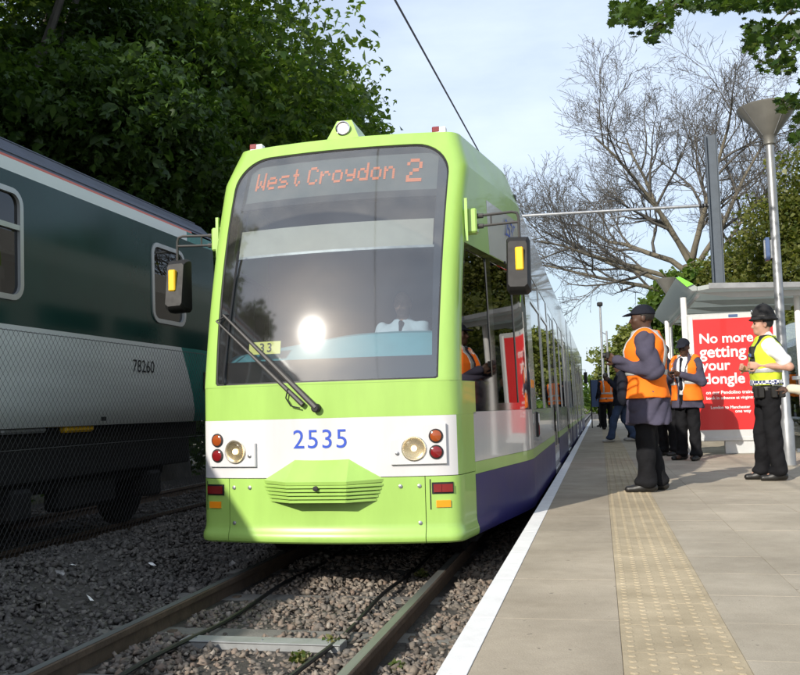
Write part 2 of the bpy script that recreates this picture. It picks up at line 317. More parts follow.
def windscreen_mat(px, pz, rad_):
    """glass with dust outside the wiper arc, thickened to paint a reflection veil"""
    m = glass_mat('windscreen_glass', (0.74, 0.80, 0.81), 1.6, 0.06, 3.2); N, L = m.node_tree.nodes, m.node_tree.links
    out = N['Material Output']; src = out.inputs['Surface'].links[0].from_socket
    co = N.new('ShaderNodeTexCoord'); sb = N.new('ShaderNodeVectorMath'); sb.operation = 'SUBTRACT'; sb.inputs[1].default_value = (px, 0, pz); ml = N.new('ShaderNodeVectorMath'); ml.operation = 'MULTIPLY'; ml.inputs[1].default_value = (1, 0, 1)
    ln = N.new('ShaderNodeVectorMath'); ln.operation = 'LENGTH'; L.new(co.outputs['Object'], sb.inputs[0]); L.new(sb.outputs[0], ml.inputs[0]); L.new(ml.outputs[0], ln.inputs[0])
    no = N.new('ShaderNodeTexNoise'); no.inputs['Scale'].default_value = 5; no.inputs['Detail'].default_value = 8; L.new(co.outputs['Object'], no.inputs['Vector'])
    mr = N.new('ShaderNodeMapRange'); mr.inputs['From Min'].default_value = rad_-0.012; mr.inputs['From Max'].default_value = rad_+0.012; mr.inputs['To Min'].default_value = 0.07; mr.inputs['To Max'].default_value = 0.22; L.new(ln.outputs['Value'], mr.inputs['Value'])  # film raised beyond the dust to paint in a pale reflection haze
    mu = N.new('ShaderNodeMath'); mu.operation = 'MULTIPLY'; L.new(mr.outputs[0], mu.inputs[0]); L.new(no.outputs['Fac'], mu.inputs[1])
    df = N.new('ShaderNodeBsdfDiffuse'); df.inputs[0].default_value = (0.42, 0.40, 0.37, 1); mx = N.new('ShaderNodeMixShader'); L.new(mu.outputs[0], mx.inputs[0]); L.new(src, mx.inputs[1]); L.new(df.outputs[0], mx.inputs[2]); L.new(mx.outputs[0], out.inputs['Surface']); return m
M['ws'] = windscreen_mat(-0.1, 1.22, 1.5)
def world_mat(name, c1, c2, scale=3.0, rough=0.88, bump=0.25, bscale=120, rnd=0.0, island=False, spots=0.0, spotcol=(0.05, 0.045, 0.04), cols=None, stretch=(1, 1, 1), speck=0.0):
    m = bpy.data.materials.new(name); m.use_nodes = True; N, L = m.node_tree.nodes, m.node_tree.links; b = N['Principled BSDF']; b.inputs['Roughness'].default_value = rough; b.inputs['Specular IOR Level'].default_value = 0.3
    g = N.new('ShaderNodeNewGeometry'); mp = N.new('ShaderNodeMapping'); mp.inputs['Scale'].default_value = stretch; L.new(g.outputs['Position'], mp.inputs['Vector'])
    no = N.new('ShaderNodeTexNoise'); no.inputs['Scale'].default_value = scale; no.inputs['Detail'].default_value = 9; no.inputs['Roughness'].default_value = 0.68; L.new(mp.outputs[0], no.inputs['Vector'])
    rp = N.new('ShaderNodeValToRGB'); rp.color_ramp.elements[0].position = 0.3; rp.color_ramp.elements[1].position = 0.7; rp.color_ramp.elements[0].color = (*c1, 1); rp.color_ramp.elements[1].color = (*c2, 1); L.new(no.outputs['Fac'], rp.inputs['Fac'])
    out = rp.outputs[0]
    if speck:
        n3 = N.new('ShaderNodeTexNoise'); n3.inputs['Scale'].default_value = 210; n3.inputs['Detail'].default_value = 3; L.new(g.outputs['Position'], n3.inputs['Vector'])
        m3 = N.new('ShaderNodeMapRange'); m3.inputs['From Min'].default_value = 0.3; m3.inputs['From Max'].default_value = 0.7; m3.inputs['To Min'].default_value = 1-speck; m3.inputs['To Max'].default_value = 1+speck*0.8; L.new(n3.outputs['Fac'], m3.inputs['Value'])
        n4 = N.new('ShaderNodeTexNoise'); n4.inputs['Scale'].default_value = 0.75; n4.inputs['Detail'].default_value = 6; n4.inputs['Roughness'].default_value = 0.7; L.new(g.outputs['Position'], n4.inputs['Vector'])
        m4 = N.new('ShaderNodeMapRange'); m4.inputs['From Min'].default_value = 0.32; m4.inputs['From Max'].default_value = 0.68; m4.inputs['To Min'].default_value = 0.78; m4.inputs['To Max'].default_value = 1.14; L.new(n4.outputs['Fac'], m4.inputs['Value'])
        mm_ = N.new('ShaderNodeMath'); mm_.operation = 'MULTIPLY'; L.new(m3.outputs[0], mm_.inputs[0]); L.new(m4.outputs[0], mm_.inputs[1])
        mu3 = N.new('ShaderNodeMixRGB'); mu3.blend_type = 'MULTIPLY'; mu3.inputs[0].default_value = 1; L.new(out, mu3.inputs[1]); L.new(mm_.outputs[0], mu3.inputs[2]); out = mu3.outputs[0]
    if cols:
        r2 = N.new('ShaderNodeValToRGB'); r2.color_ramp.interpolation = 'LINEAR'; el = r2.color_ramp.elements
        el[0].position = 0; el[0].color = (*cols[0], 1); el[1].position = 1; el[1].color = (*cols[-1], 1)
        for i, c in enumerate(cols[1:-1]): e = el.new((i+1)/(len(cols)-1)); e.color = (*c, 1)
        L.new(g.outputs['Random Per Island'], r2.inputs['Fac']); mx = N.new('ShaderNodeMixRGB'); mx.inputs[0].default_value = 0.72; L.new(out, mx.inputs[1]); L.new(r2.outputs[0], mx.inputs[2]); out = mx.outputs[0]
    if rnd:
        oi = N.new('ShaderNodeObjectInfo'); mr = N.new('ShaderNodeMapRange'); mr.inputs['To Min'].default_value = 1-rnd; mr.inputs['To Max'].default_value = 1+rnd; L.new(oi.outputs['Random'], mr.inputs['Value'])
        mu = N.new('ShaderNodeMixRGB'); mu.blend_type = 'MULTIPLY'; mu.inputs[0].default_value = 1; L.new(out, mu.inputs[1]); L.new(mr.outputs[0], mu.inputs[2]); out = mu.outputs[0]
    if spots:
        vo = N.new('ShaderNodeTexNoise'); vo.inputs['Scale'].default_value = 24; vo.inputs['Detail'].default_value = 2; L.new(g.outputs['Position'], vo.inputs['Vector'])
        rs = N.new('ShaderNodeValToRGB'); rs.color_ramp.elements[0].position = 0.70; rs.color_ramp.elements[1].position = 0.74; rs.color_ramp.elements[0].color = (0, 0, 0, 1); rs.color_ramp.elements[1].color = (spots, spots, spots, 1); L.new(vo.outputs['Fac'], rs.inputs['Fac'])
        mx = N.new('ShaderNodeMixRGB'); L.new(rs.outputs[0], mx.inputs[0]); L.new(out, mx.inputs[1]); mx.inputs[2].default_value = (*spotcol, 1); out = mx.outputs[0]
    L.new(out, b.inputs['Base Color'])
    if bump:
        n2 = N.new('ShaderNodeTexNoise'); n2.inputs['Scale'].default_value = bscale; n2.inputs['Detail'].default_value = 5; L.new(g.outputs['Position'], n2.inputs['Vector'])
        bu = N.new('ShaderNodeBump'); bu.inputs['Strength'].default_value = bump; bu.inputs['Distance'].default_value = 0.01; L.new(n2.outputs['Fac'], bu.inputs['Height']); L.new(bu.outputs[0], b.inputs['Normal'])
    return m
M['slab'] = world_mat('paving_slab', (0.31, 0.262, 0.195), (0.43, 0.37, 0.285), 2.2, rnd=0.03, spots=0.5, speck=0.12)
M['slabr'] = world_mat('paving_slab_right', (0.335, 0.29, 0.222), (0.45, 0.395, 0.31), 1.8, rnd=0.05, spots=0.45, speck=0.12)
M['tact'] = world_mat('buff_tactile', (0.355, 0.29, 0.19), (0.475, 0.395, 0.27), 3.0, rnd=0.04, spots=0.2, speck=0.10, spotcol=(0.16, 0.12, 0.07))
M['edgew'] = world_mat('white_edge_paint', (0.70, 0.69, 0.67), (0.84, 0.83, 0.81), 6, rough=0.7, bump=0.12, spots=0.25, spotcol=(0.35, 0.33, 0.30))
M['stone'] = world_mat('ballast_stone', (0.10, 0.085, 0.07), (0.20, 0.165, 0.13), 40, rnd=0, bump=0.2, bscale=120, cols=[(0.075, 0.068, 0.062), (0.17, 0.145, 0.12), (0.14, 0.13, 0.12), (0.25, 0.21, 0.17), (0.21, 0.15, 0.115), (0.36, 0.32, 0.27)])
M['stone2'] = world_mat('ballast_stone_dirty_shaded', (0.06, 0.056, 0.052), (0.10, 0.095, 0.09), 40, rnd=0, bump=0.5, bscale=90, cols=[(0.06, 0.055, 0.052), (0.115, 0.103, 0.092), (0.165, 0.152, 0.138), (0.105, 0.092, 0.083), (0.25, 0.225, 0.20)])  # dirty stones, with the shade of the trees also darkened into their colour

# ------------------------------------------------------------------ ground, ballast, rails
EDGE, HP, T1, T2 = 1.3866, 0.3328, 1.982, 2.378
add('ground', mesh_from('ground', [(-900, -900, -0.5), (900, -900, -0.5), (900, 1500, -0.5), (-900, 1500, -0.5)], [(0, 1, 2, 3)], M['ground']), kind='structure')
def zb(x):
    return float(np.interp(x, [-8.5, -7.2, -6.2, -3.1, -2.75, -2.45, -2.05, -1.75, -1.5, -1.3, 1.4], [-0.5, -0.2, -0.13, -0.13, 0.02, 0.12, 0.13, 0.02, -0.06, -0.125, -0.125]))
xs = [-8.5, -7.2, -6.2, -5, -3.1, -2.75, -2.45, -2.05, -1.75, -1.5, -1.3, -0.6, 0.6, 1.4]
ys = [-30, 0, 3, 5, 7, 9, 12, 16, 25, 40, 70, 140]
v = [(x, y, zb(x)) for y in ys for x in xs]; nx = len(xs)
f = [(j*nx+i, j*nx+i+1, j*nx+nx+i+1, j*nx+nx+i) for j in range(len(ys)-1) for i in range(nx-1)]
add('ballast_bed', mesh_from('ballast_bed', v, f, M['bed'], True), kind='structure')
BOARDY = (4.80, 4.95)
SLY = [4.16, 5.15, 6.15, 7.15, 8.15, 9.15, 10.15]
BV = np.array([(x, y, z) for z in (-1, 1) for x, y in ((-1, -1), (1, -1), (1, 1), (-1, 1))], float)*0.72
BF = np.array([(0, 2, 1), (0, 3, 2), (4, 5, 6), (4, 6, 7), (0, 1, 5), (0, 5, 4), (1, 2, 6), (1, 6, 5), (2, 3, 7), (2, 7, 6), (3, 0, 4), (3, 4, 7)])
def rand_rot(n):
    q = rng.normal(size=(n, 4)); q /= np.linalg.norm(q, axis=1)[:, None]; w, x, y, z = q.T
    return np.stack([np.stack([1-2*(y*y+z*z), 2*(x*y-w*z), 2*(x*z+w*y)], -1), np.stack([2*(x*y+w*z), 1-2*(x*x+z*z), 2*(y*z-w*x)], -1), np.stack([2*(x*z-w*y), 2*(y*z+w*x), 1-2*(x*x+y*y)], -1)], 1)
def stones(name, x0, x1, y0, y1, dens, size, mat, label, layers=1):
    n = int((x1-x0)*(y1-y0)*dens)
    X = rng.uniform(x0, x1, n); Y = rng.uniform(y0, y1, n)
    keep = np.ones(n, bool)
    for c in (-0.7525, 0.7525, -3.45, -4.95): keep &= abs(X-c) > 0.075
    for s in SLY: keep &= ~((abs(Y-s) < 0.115) & (abs(X) < 1.15) & (rng.random(n) < 0.93) & (X < 0.62))
    keep &= ~((Y > BOARDY[0]-0.05) & (Y < BOARDY[1]+0.03) & (X > -0.5) & (X < 0.55))
    keep &= X < EDGE+0.01
    X, Y = X[keep], Y[keep]; n = len(X)
    Z = np.array([zb(a) for a in X])+rng.uniform(-0.012, 0.022, n)+0.012*np.sin(X*5.1+Y*2.3)+0.01*np.sin(Y*6.7-X*3)
    near = np.minimum(abs(X-0.7525), abs(X+0.7525)); Z -= np.clip(0.14-near, 0, 0.1)*0.2
    sc = size*np.clip(rng.lognormal(0, 0.28, n), 0.5, 1.55)[:, None]*rng.uniform(0.55, 1.15, (n, 3))
    base = BV[None]*rng.uniform(0.55, 1.2, (n, 8, 1))+rng.uniform(-0.42, 0.42, (n, 8, 3)); base *= 0.82
    vv = np.einsum('nij,nkj->nki', rand_rot(n), base*sc[:, None, :]); vv[:, :, 2] *= 0.8
    vv += np.stack([X, Y, Z], -1)[:, None, :]
    ff = (BF[None]+(np.arange(n)*8)[:, None, None]).reshape(-1, 3)
    return add(name, mesh_np(name, vv.reshape(-1, 3), ff, mat), label=label, kind='stuff', cat='ballast')
stones('ballast_stones', -0.86, 1.385, 3.3, 10.5, 1500, 0.0250, M['stone'], 'brown and grey ballast stones between the rails and beside the platform')
stones('ballast_shoulder', -3.1, -0.70, 3.6, 16.0, 1150, 0.0265, M['stone2'], 'dirty grey ballast stones with painted-in shade heaped along the chain link fence')
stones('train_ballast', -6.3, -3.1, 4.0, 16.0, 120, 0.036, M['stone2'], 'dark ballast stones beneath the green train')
RP = [(-0.07, -0.155), (0.07, -0.155), (0.07, -0.143), (0.012, -0.125), (0.009, -0.05), (0.034, -0.038), (0.035, -0.006), (0.029, 0.0), (-0.029, 0.0), (-0.035, -0.006), (-0.034, -0.038), (-0.009, -0.05), (-0.012, -0.125), (-0.07, -0.143)]
for x, lab in ((-0.7525, 'left steel rail of the tram track, nearer the chain link fence'), (0.7525, 'right steel rail of the tram track, nearer the platform'), (-3.45, 'rail under the near side of the green train'), (-4.95, 'rail under the far side of the green train')):
    t = thing('rail', lab, 'rail', (x, 0, 0), group='rails of the two tracks')
    mb = MB().prism(RP, -28, 135); mb.build('rail_web', M['rust'], t)
    add('running_surface', mesh_from('running_surface', [(-0.026, -28, 0.002), (0.024, -28, 0.002), (0.024, 135, 0.002), (-0.026, 135, 0.002)], [(0, 1, 2, 3)], M['railtop']), t)
    if abs(x) < 1:
        for s in SLY:
            for sd in (-1, 1):
                MB().box((sd*0.085-0.03, s-0.035, -0.15), (sd*0.085+0.03, s+0.035, -0.115), 0.008).build('rail_clip', M['rust'], t)
        if x > 0:
            p = MB(); p.prism([(-0.062, -0.118), (-0.030, -0.118), (-0.014, -0.05), (-0.036, -0.036), (-0.050, -0.030), (-0.066, -0.10)], 6.35, 7.25); fp = p.build('fishplate', M['rust'], t)
            for k in range(4): MB().lathe([(0.016, 0), (0.016, 0.02)], 6, (-0.06, 6.48+k*0.21, -0.075), 'x').build('bolt', M['rust'], fp)
for i, s in enumerate(SLY):
    prof = [(-0.125, -0.32), (0.125, -0.32), (0.105, -0.122), (-0.105, -0.122)]
    where = ['nearest the camera', 'just behind the grey trunking', 'in front of the tram nose', 'under the tram nose', 'second one under the tram', 'third one under the tram', 'deepest one under the tram'][i]
    MB().prism([(s+a, b) for a, b in prof], -1.2, 1.2, 'yz').build('sleeper', M['sleeper'], label='concrete sleeper half buried in ballast, '+where, cat='sleeper', group='concrete sleepers of the tram track')
t = thing('cable_trunking', 'pale galvanised trunking board lying across between the tram rails', 'trunking', (0.03, 4.875, -0.1))
MB().box((-0.47, -0.075, -0.04), (0.47, 0.075, 0.012), 0.006, rz=0.0).build('trunking_body', M['trunk'], t)
MB().box((-0.475, -0.082, 0.0125), (0.475, 0.045, 0.02), 0.002).build('lid', M['trunk'], t)
for k in range(3): MB().lathe([(0.006, 0), (0.006, 0.006)], 8, (-0.4+0.4*k, -0.02, 0.02)).build('screw', M['steel'], t)
for x, lab in ((-0.40, 'thin black cable along the ballast near the left rail'), (0.44, 'thin black cable along the ballast near the right rail')):
    pts = [(x+0.012*math.sin(y*2.1+x*9), y, -0.082+0.012*math.sin(y*3.3+x)) for y in np.arange(3.4, 10.5, 0.18)]
    MB().tube(pts, 0.014, 7).build('track_cable', M['black'], smooth=True, label=lab, cat='cable', group='track cables')
# litter on the shoulder
for k, (px, py) in enumerate([(72, 588), (152, 572), (88, 602), (60, 594), (232, 560)]):
    P = at(px, py, 2, -0.05); mb = MB(); s = 0.035
    pts = [(s*math.cos(a)*random.uniform(.6, 1.3), s*math.sin(a)*random.uniform(.6, 1.3), random.uniform(0, .02)) for a in np.linspace(0, 5.6, 7)]
    mb.put([(0, 0, .02)]+pts, [(0, i, i % 7+1) for i in range(1, 8)])
    mb.build('litter_scrap', M['pwhite'], loc=(P.x, P.y, zb(P.x)+0.03), rot=(.3*k, .2, k), fix=False, label=['crumpled white scrap on the dark ballast shoulder', 'small white scrap on the ballast further towards the tram', 'white scrap of paper lower on the shoulder', 'tiny white scrap left of the crumpled one', 'white scrap on the ballast near the tram corner'][k], cat='litter', group='scraps of litter')

# ------------------------------------------------------------------ platform
pb = MB().box((EDGE+0.03, -6, -0.5), (7.4, 52, HP-0.072))
platform = pb.build('platform', M['conc'], kind='structure')
def slab_mesh(name, w, l, m, gap=0.007, h=0.07):
    c = 0.0012; g = gap/2; b = MB().box((-w/2+g, -l/2+g, -h), (w/2-g, l/2-g, 0), c); me = mesh_from(name, b.v, b.f, m); fix_normals(me); return me
add('paving_joint', mesh_from('paving_joint', [(EDGE+0.05, -1.3, HP-0.0028), (5.25, -1.3, HP-0.0028), (5.25, 16.3, HP-0.0028), (EDGE+0.05, 16.3, HP-0.0028)], [(0, 1, 2, 3)], M['joint']), platform)
me = slab_mesh('edge_stone', 1.49-EDGE, 0.84, M['edgew'], 0.004)
for k in range(21): add('edge_stone', me, platform, ((EDGE+1.49)/2, -0.9+0.84*k, HP+0.001))
me = slab_mesh('paving_slab', T1-1.49, 0.84, M['slab'], 0.002)
for k in range(21): add('paving_slab', me, platform, ((T1+1.49)/2, -0.9+0.84*k, HP))
# tactile tile with blisters
b = MB().box((-0.1972, -0.1972, -0.07), (0.1972, 0.1972, 0), 0.001)
for i in range(6):
    for j in range(6):
        cx, cy = -0.165+0.066*i, -0.165+0.066*j+(0.0165 if i % 2 else -0.0165); r = 0.0165
        vv = [(cx+r*math.cos(a), cy+1.25*r*math.sin(a), 0.0005) for a in np.linspace(0, 2*math.pi, 9)[:-1]]+[(cx+.62*r*math.cos(a), cy+.8*r*math.sin(a), 0.0038) for a in np.linspace(0, 2*math.pi, 9)[:-1]]
        b.put(vv, [(q, (q+1) % 8, 8+(q+1) % 8, 8+q) for q in range(8)]+[tuple(range(8, 16))])
me = mesh_from('tactile_tile', b.v, b.f, M['tact'])
for k in range(44): add('tactile_tile', me, platform, ((T1+T2)/2, -0.9+0.396*k, HP+0.001))
colsx = [T2, 2.77]+[2.77+0.6*k for k in range(1, 8)]
for ci in range(len(colsx)-1):
    w = colsx[ci+1]-colsx[ci]
    if colsx[ci] > 5.2: continue
    me = slab_mesh('paving_slab', w, 0.52, M['slabr'], 0.0022)
    ystart = max(1.2, (colsx[ci]-CX)/0.62)
    for k in range(int((16.2-ystart)/0.52)+1):
        o = add('paving_slab', me, platform, ((colsx[ci]+colsx[ci+1])/2, 16.2-0.26-0.52*k, HP-random.uniform(0, 0.0015)))
# far platform surface, too far to tell the slabs apart
def sheet(name, x0, x1, y0, y1, z, m): return add(name, mesh_from(name, [(x0, y0, z), (x1, y0, z), (x1, y1, z), (x0, y1, z)], [(0, 1, 2, 3)], m), platform)
sheet('platform_surface', 1.49, T1, 16.31, 52, HP-0.001, M['slab']); sheet('platform_surface', T2, 7.38, 16.22, 52, HP-0.002, M['slabr'])
sheet('platform_surface', 5.2, 7.38, -6, 16.2, HP-0.004, M['slabr'])
MB().box((T1, 16.35, HP-0.07), (T2, 52, HP)).build('tactile_strip', M['tact'], platform)
MB().box((EDGE, 16.35, HP-0.07), (1.49, 52, HP+0.001)).build('white_edge', M['edgew'], platform)
# a distant strip of path beyond the platform
add('path', mesh_from('path', [(1.45, 52, -0.1), (5, 52, -0.1), (5, 120, -0.1), (1.45, 120, -0.1)], [(0, 1, 2, 3)], M['bed']), kind='structure')
# ------------------------------------------------------------------ tram
TR = (0, 6.12, 0)
tram = thing('tram', 'lime green and white articulated tram numbered 2535 standing at the platform', 'tram', TR)
TO = (0, -6.12, 0)
_zz = np.linspace(1.4, 3.6, 400); _gg = np.concatenate([[0], np.cumsum(np.tan(np.radians(8+(_zz[:-1]-1.4)*11.5))*(_zz[1]-_zz[0]))])
def gz(z): return float(np.interp(z, _zz, _gg)) if z > 1.4 else 0.0
def tz(z): return float(np.interp(z, [0, 1.4, 3.08, 3.39], [0, 0, 0.05, 0.16]))
def lip(z): return float(np.interp(z, [0.26, 0.275, 0.295, 0.32, 0.345, 0.37, 0.40, 0.48, 3], [0.004, 0.024, 0.030, 0.026, 0.012, 0.003, 0.0, 0, 0]))
def frontY(x, z): return 6.12+0.13*x*x+gz(z)-lip(z)
def sideX(Y, z):
    a = 0.965+0.17*(Y-6.26); k = 0.05; b = 1.325
    h = max(k-abs(a-b), 0)/k; return min(a, b)-h*h*k*0.25-tz(z)+0.6*lip(z)*(1 if Y < 7.2 else 0)
def corner(z):
    x = 0.96
    for _ in range(12): x = sideX(frontY(x, z), z)
    return x, frontY(x, z)
FL = 0.19
_cc = {}
def cz_(z):
    k = round(z, 5)
    if k not in _cc: _cc[k] = corner(z)
    return _cc[k]
def xf(z): return cz_(z)[0]-0.085
def yfr(z): return cz_(z)[1]+0.105      # where the corner ends and the flat side starts
def S0(xh, z):
    s = -1 if xh < 0 else 1; a = abs(xh); xc, yc = cz_(z); x0 = xc-0.085
    if a <= x0: return Vector((xh, frontY(a, z), z))
    if a <= x0+FL:
        t = (a-x0)/FL; p0 = (x0, frontY(x0, z)); p2 = (sideX(yc+0.105, z), yc+0.105)
        x = (1-t)**2*p0[0]+2*t*(1-t)*xc+t*t*p2[0]; y = (1-t)**2*p0[1]+2*t*(1-t)*yc+t*t*p2[1]
        return Vector((s*x, y, z))
    Y = yc+0.105+(a-x0-FL); return Vector((s*sideX(Y, z), Y, z))
def S(xh, z, off=0.0):
    p = S0(xh, z)
    if off == 0: return p
    e = 0.004; du = S0(xh+e, z)-S0(xh-e, z); dz = S0(xh, z+e)-S0(xh, z-e); n = du.cross(dz).normalized()
    return p+n*off
def xh_of(Y, z): return xf(z)+FL+(Y-yfr(z))
def grid_mesh(rows):
    n = len(rows[0]); v = [p for r in rows for p in r]
    f = [(j*n+i, j*n+i+1, j*n+n+i+1, j*n+n+i) for j in range(len(rows)-1) for i in range(n-1)]
    return v, f
def lin(a, b, n): return [a+(b-a)*k/n for k in range(n+1)]
def shell(rows_out, rows_in):
    """closed thin panel from outer and inner grids"""
    n = len(rows_out[0]); m = len(rows_out); v, f = grid_mesh(rows_out); v2, f2 = grid_mesh(rows_in); b = len(v)
    f = list(f)+[tuple(b+i for i in reversed(q)) for q in f2]
    rim = [i for i in range(n)]+[j*n+n-1 for j in range(1, m)]+[(m-1)*n+i for i in range(n-2, -1, -1)]+[j*n for j in range(m-2, 0, -1)]
    for i in range(len(rim)): a, c = rim[i], rim[(i+1) % len(rim)]; f.append((c, a, b+a, b+c))
    return v+v2, f
def tpart(name, v, f, m, parent=None, smooth=True, **kw):
    me = mesh_from(name, v, f, m, smooth)
    fix_normals(me)
    if smooth: auto_smooth(me, 30)
    return add(name, me, parent or tram, None if parent else TO, **kw)
def front_panel(name, x0, x1, z0, z1, m, off=0.0, th=0.02, nu=14, nz=6, parent=None, zlist=None):
    zl = zlist or lin(z0, z1, nz)
    fx0 = x0 if callable(x0) else (lambda z: x0); fx1 = x1 if callable(x1) else (lambda z: x1)
    ro = [[S(x, z, off) for x in lin(fx0(z), fx1(z), nu)] for z in zl]; ri = [[S(x, z, off-th) for x in lin(fx0(z), fx1(z), nu)] for z in zl]
    v, f = shell(ro, ri); return tpart(name, v, f, m, parent)
def side_panel(name, s, y0, y1, z0, z1, m, off=0.0, th=0.02, ny=6, nz=2, parent=None, zlist=None):
    zl = zlist or lin(z0, z1, nz); f0 = y0 if callable(y0) else (lambda z: y0); f1 = y1 if callable(y1) else (lambda z: y1)
    P = lambda Y, z, o: Vector((s*(sideX(Y, z)+o), Y, z))
    ro = [[P(Y, z, off) for Y in lin(f0(z), f1(z), ny)] for z in zl]; ri = [[P(Y, z, off-th) for Y in lin(f0(z), f1(z), ny)] for z in zl]
    v, f = shell(ro, ri); return tpart(name, v, f, m, parent)
E1 = 6.62
zl_sk = [0.262, 0.275, 0.285, 0.295, 0.308, 0.32, 0.333, 0.345, 0.358, 0.37, 0.40, 0.48, 0.60, 0.719]
bump_c = front_panel('bumper', -0.728, 0.728, 0, 0, M['lime'], zlist=zl_sk, nu=24)
for s in (-1, 1):
    a = (lambda z, s=s: s*0.733); b = (lambda z, s=s: s*xh_of(E1, z))
    front_panel('bumper_corner', a, b, 0, 0, M['lime'], zlist=zl_sk, nu=18)
front_panel('shadow_gap', -1.1, 1.1, 0.34, 1.35, M['black'], off=-0.026, th=0.01, nu=30)
front_panel('white_front_band', lambda z: -(xf(z)+0.11), lambda z: xf(z)+0.11, 0.724, 1.143, M['white'], nu=30)
for s in (-1, 1):
    front_panel('corner_panel', (lambda z, s=s: s*(xf(z)+0.11)), (lambda z, s=s: s*xh_of(E1, z)), 0.724, 1.143, M['lime'], nu=10)
front_panel('waist_panel', lambda z: -xh_of(6.68, z), lambda z: xh_of(6.68, z), 1.1435, 1.385, M['lime'], nu=40, nz=4)
# windscreen surround: ring between the glass outline and the corner
def ws_outline(n=72, grow=0.0):
    hb, ht, z0, z1 = 0.842+grow, 0.885+grow, 1.402-grow, 3.285+grow
    pts = []
    rb, rt = 0.012, 0.27
    for cx, cz, r, a in ((ht-rt, z1-rt, rt, 0), (-(ht-rt), z1-rt, rt, 90), (-(hb-rb), z0+rb, rb, 180), (hb-rb, z0+rb, rb, 270)):
        for k in range(9): t = rad(a+90*k/8); pts.append((cx+r*math.cos(t), cz+r*math.sin(t)))
    # resample evenly
    P = np.array(pts+[pts[0]]); L = np.concatenate([[0], np.cumsum(np.linalg.norm(np.diff(P, axis=0), axis=1))]); q = np.linspace(0, L[-1], n+1)[:-1]
    return list(zip(np.interp(q, L, P[:, 0]), np.interp(q, L, P[:, 1])))
def ray_outer(x, z):
    """outer boundary of the surround on the line from the screen centre"""
    cx, cz = 0.0, 2.3; lo, hi = 1.0, 3.0
    zt, zbm = 3.392, 1.386
    for _ in range(40):
        k = (lo+hi)/2; X = cx+(x-cx)*k; Z = cz+(z-cz)*k
        if Z > zt or Z < zbm or abs(X) > xf(min(max(Z, zbm), zt))+FL: hi = k
        else: lo = k
    return cx+(x-cx)*lo, cz+(z-cz)*lo
inner = ws_outline(300)
# add outer corner rays by including extra points near corners (chamfer break)
def ring_panel(name, inner, outer, m, off, th, K=6, parent=None):
    rows = []
    for k in range(K+1):
        t = k/K; rows.append([S(a[0]+(b[0]-a[0])*t, a[1]+(b[1]-a[1])*t, off) for a, b in zip(inner, outer)])
    n = len(inner); v = [p for r in rows for p in r]; f = []
    for j in range(K):
        for i in range(n): q = (i+1) % n; f.append((j*n+i, j*n+q, j*n+n+q, j*n+n+i))
    b = len(v); v2 = [S(a[0], a[1], off-th) for a in inner]; v += v2
    for i in range(n): q = (i+1) % n; f.append((q, i, b+i, b+q))
    return tpart(name, v, f, m, parent)
outer = [ray_outer(x, z) for x, z in inner]
ring_panel('windscreen_surround', inner, outer, M['lime'], 0.0, 0.03, 8)
inn2 = ws_outline(300, -0.012)
def pad(o, d): return [(x*(1-d/0.86) if True else x, 2.3+(z-2.3)*(1-d/1.0)) for x, z in o]
fr_in = []
for x, z in inn2:
    zz = min(max(z, 1.575), 3.262); xx = max(min(x, 0.80), -0.80); fr_in.append((xx, zz))
ring_panel('windscreen_seal', inn2, inner, M['black'], -0.008, 0.02, 1)
glass_rows = []
cxz = (0.0, 2.3)
K = 14; v = [S(0, 2.3, -0.012)]; f = []; n = len(inner)
for k in range(1, K+1):
    t = k/K; v += [S(x*t, 2.3+(z-2.3)*t, -0.012) for x, z in inner]
for i in range(n): f.append((0, 1+i, 1+(i+1) % n))
for k in range(K-1):
    for i in range(n): q = (i+1) % n; f.append((1+k*n+i, 1+k*n+n+i, 1+k*n+n+q, 1+k*n+q))
windscreen = tpart('windscreen', v, f, M['ws'])
ring_panel('windscreen_border', fr_in, inner, M['gloss'], -0.022, 0.004, 3, windscreen).location = (0, 0, 0)
def front_pt(px, py, off=0.0):
    """photo pixel -> point of the tram front (x, z) and 3-D"""
    x, z = 0.0, 1.5
    Y = 6.2
    for _ in range(25):
        P = at(px, py, 1, Y); z = min(max(P.z, 0.27), 3.39); Y = frontY(min(abs(P.x), 1.0), z)-off
    return P.x, P.z
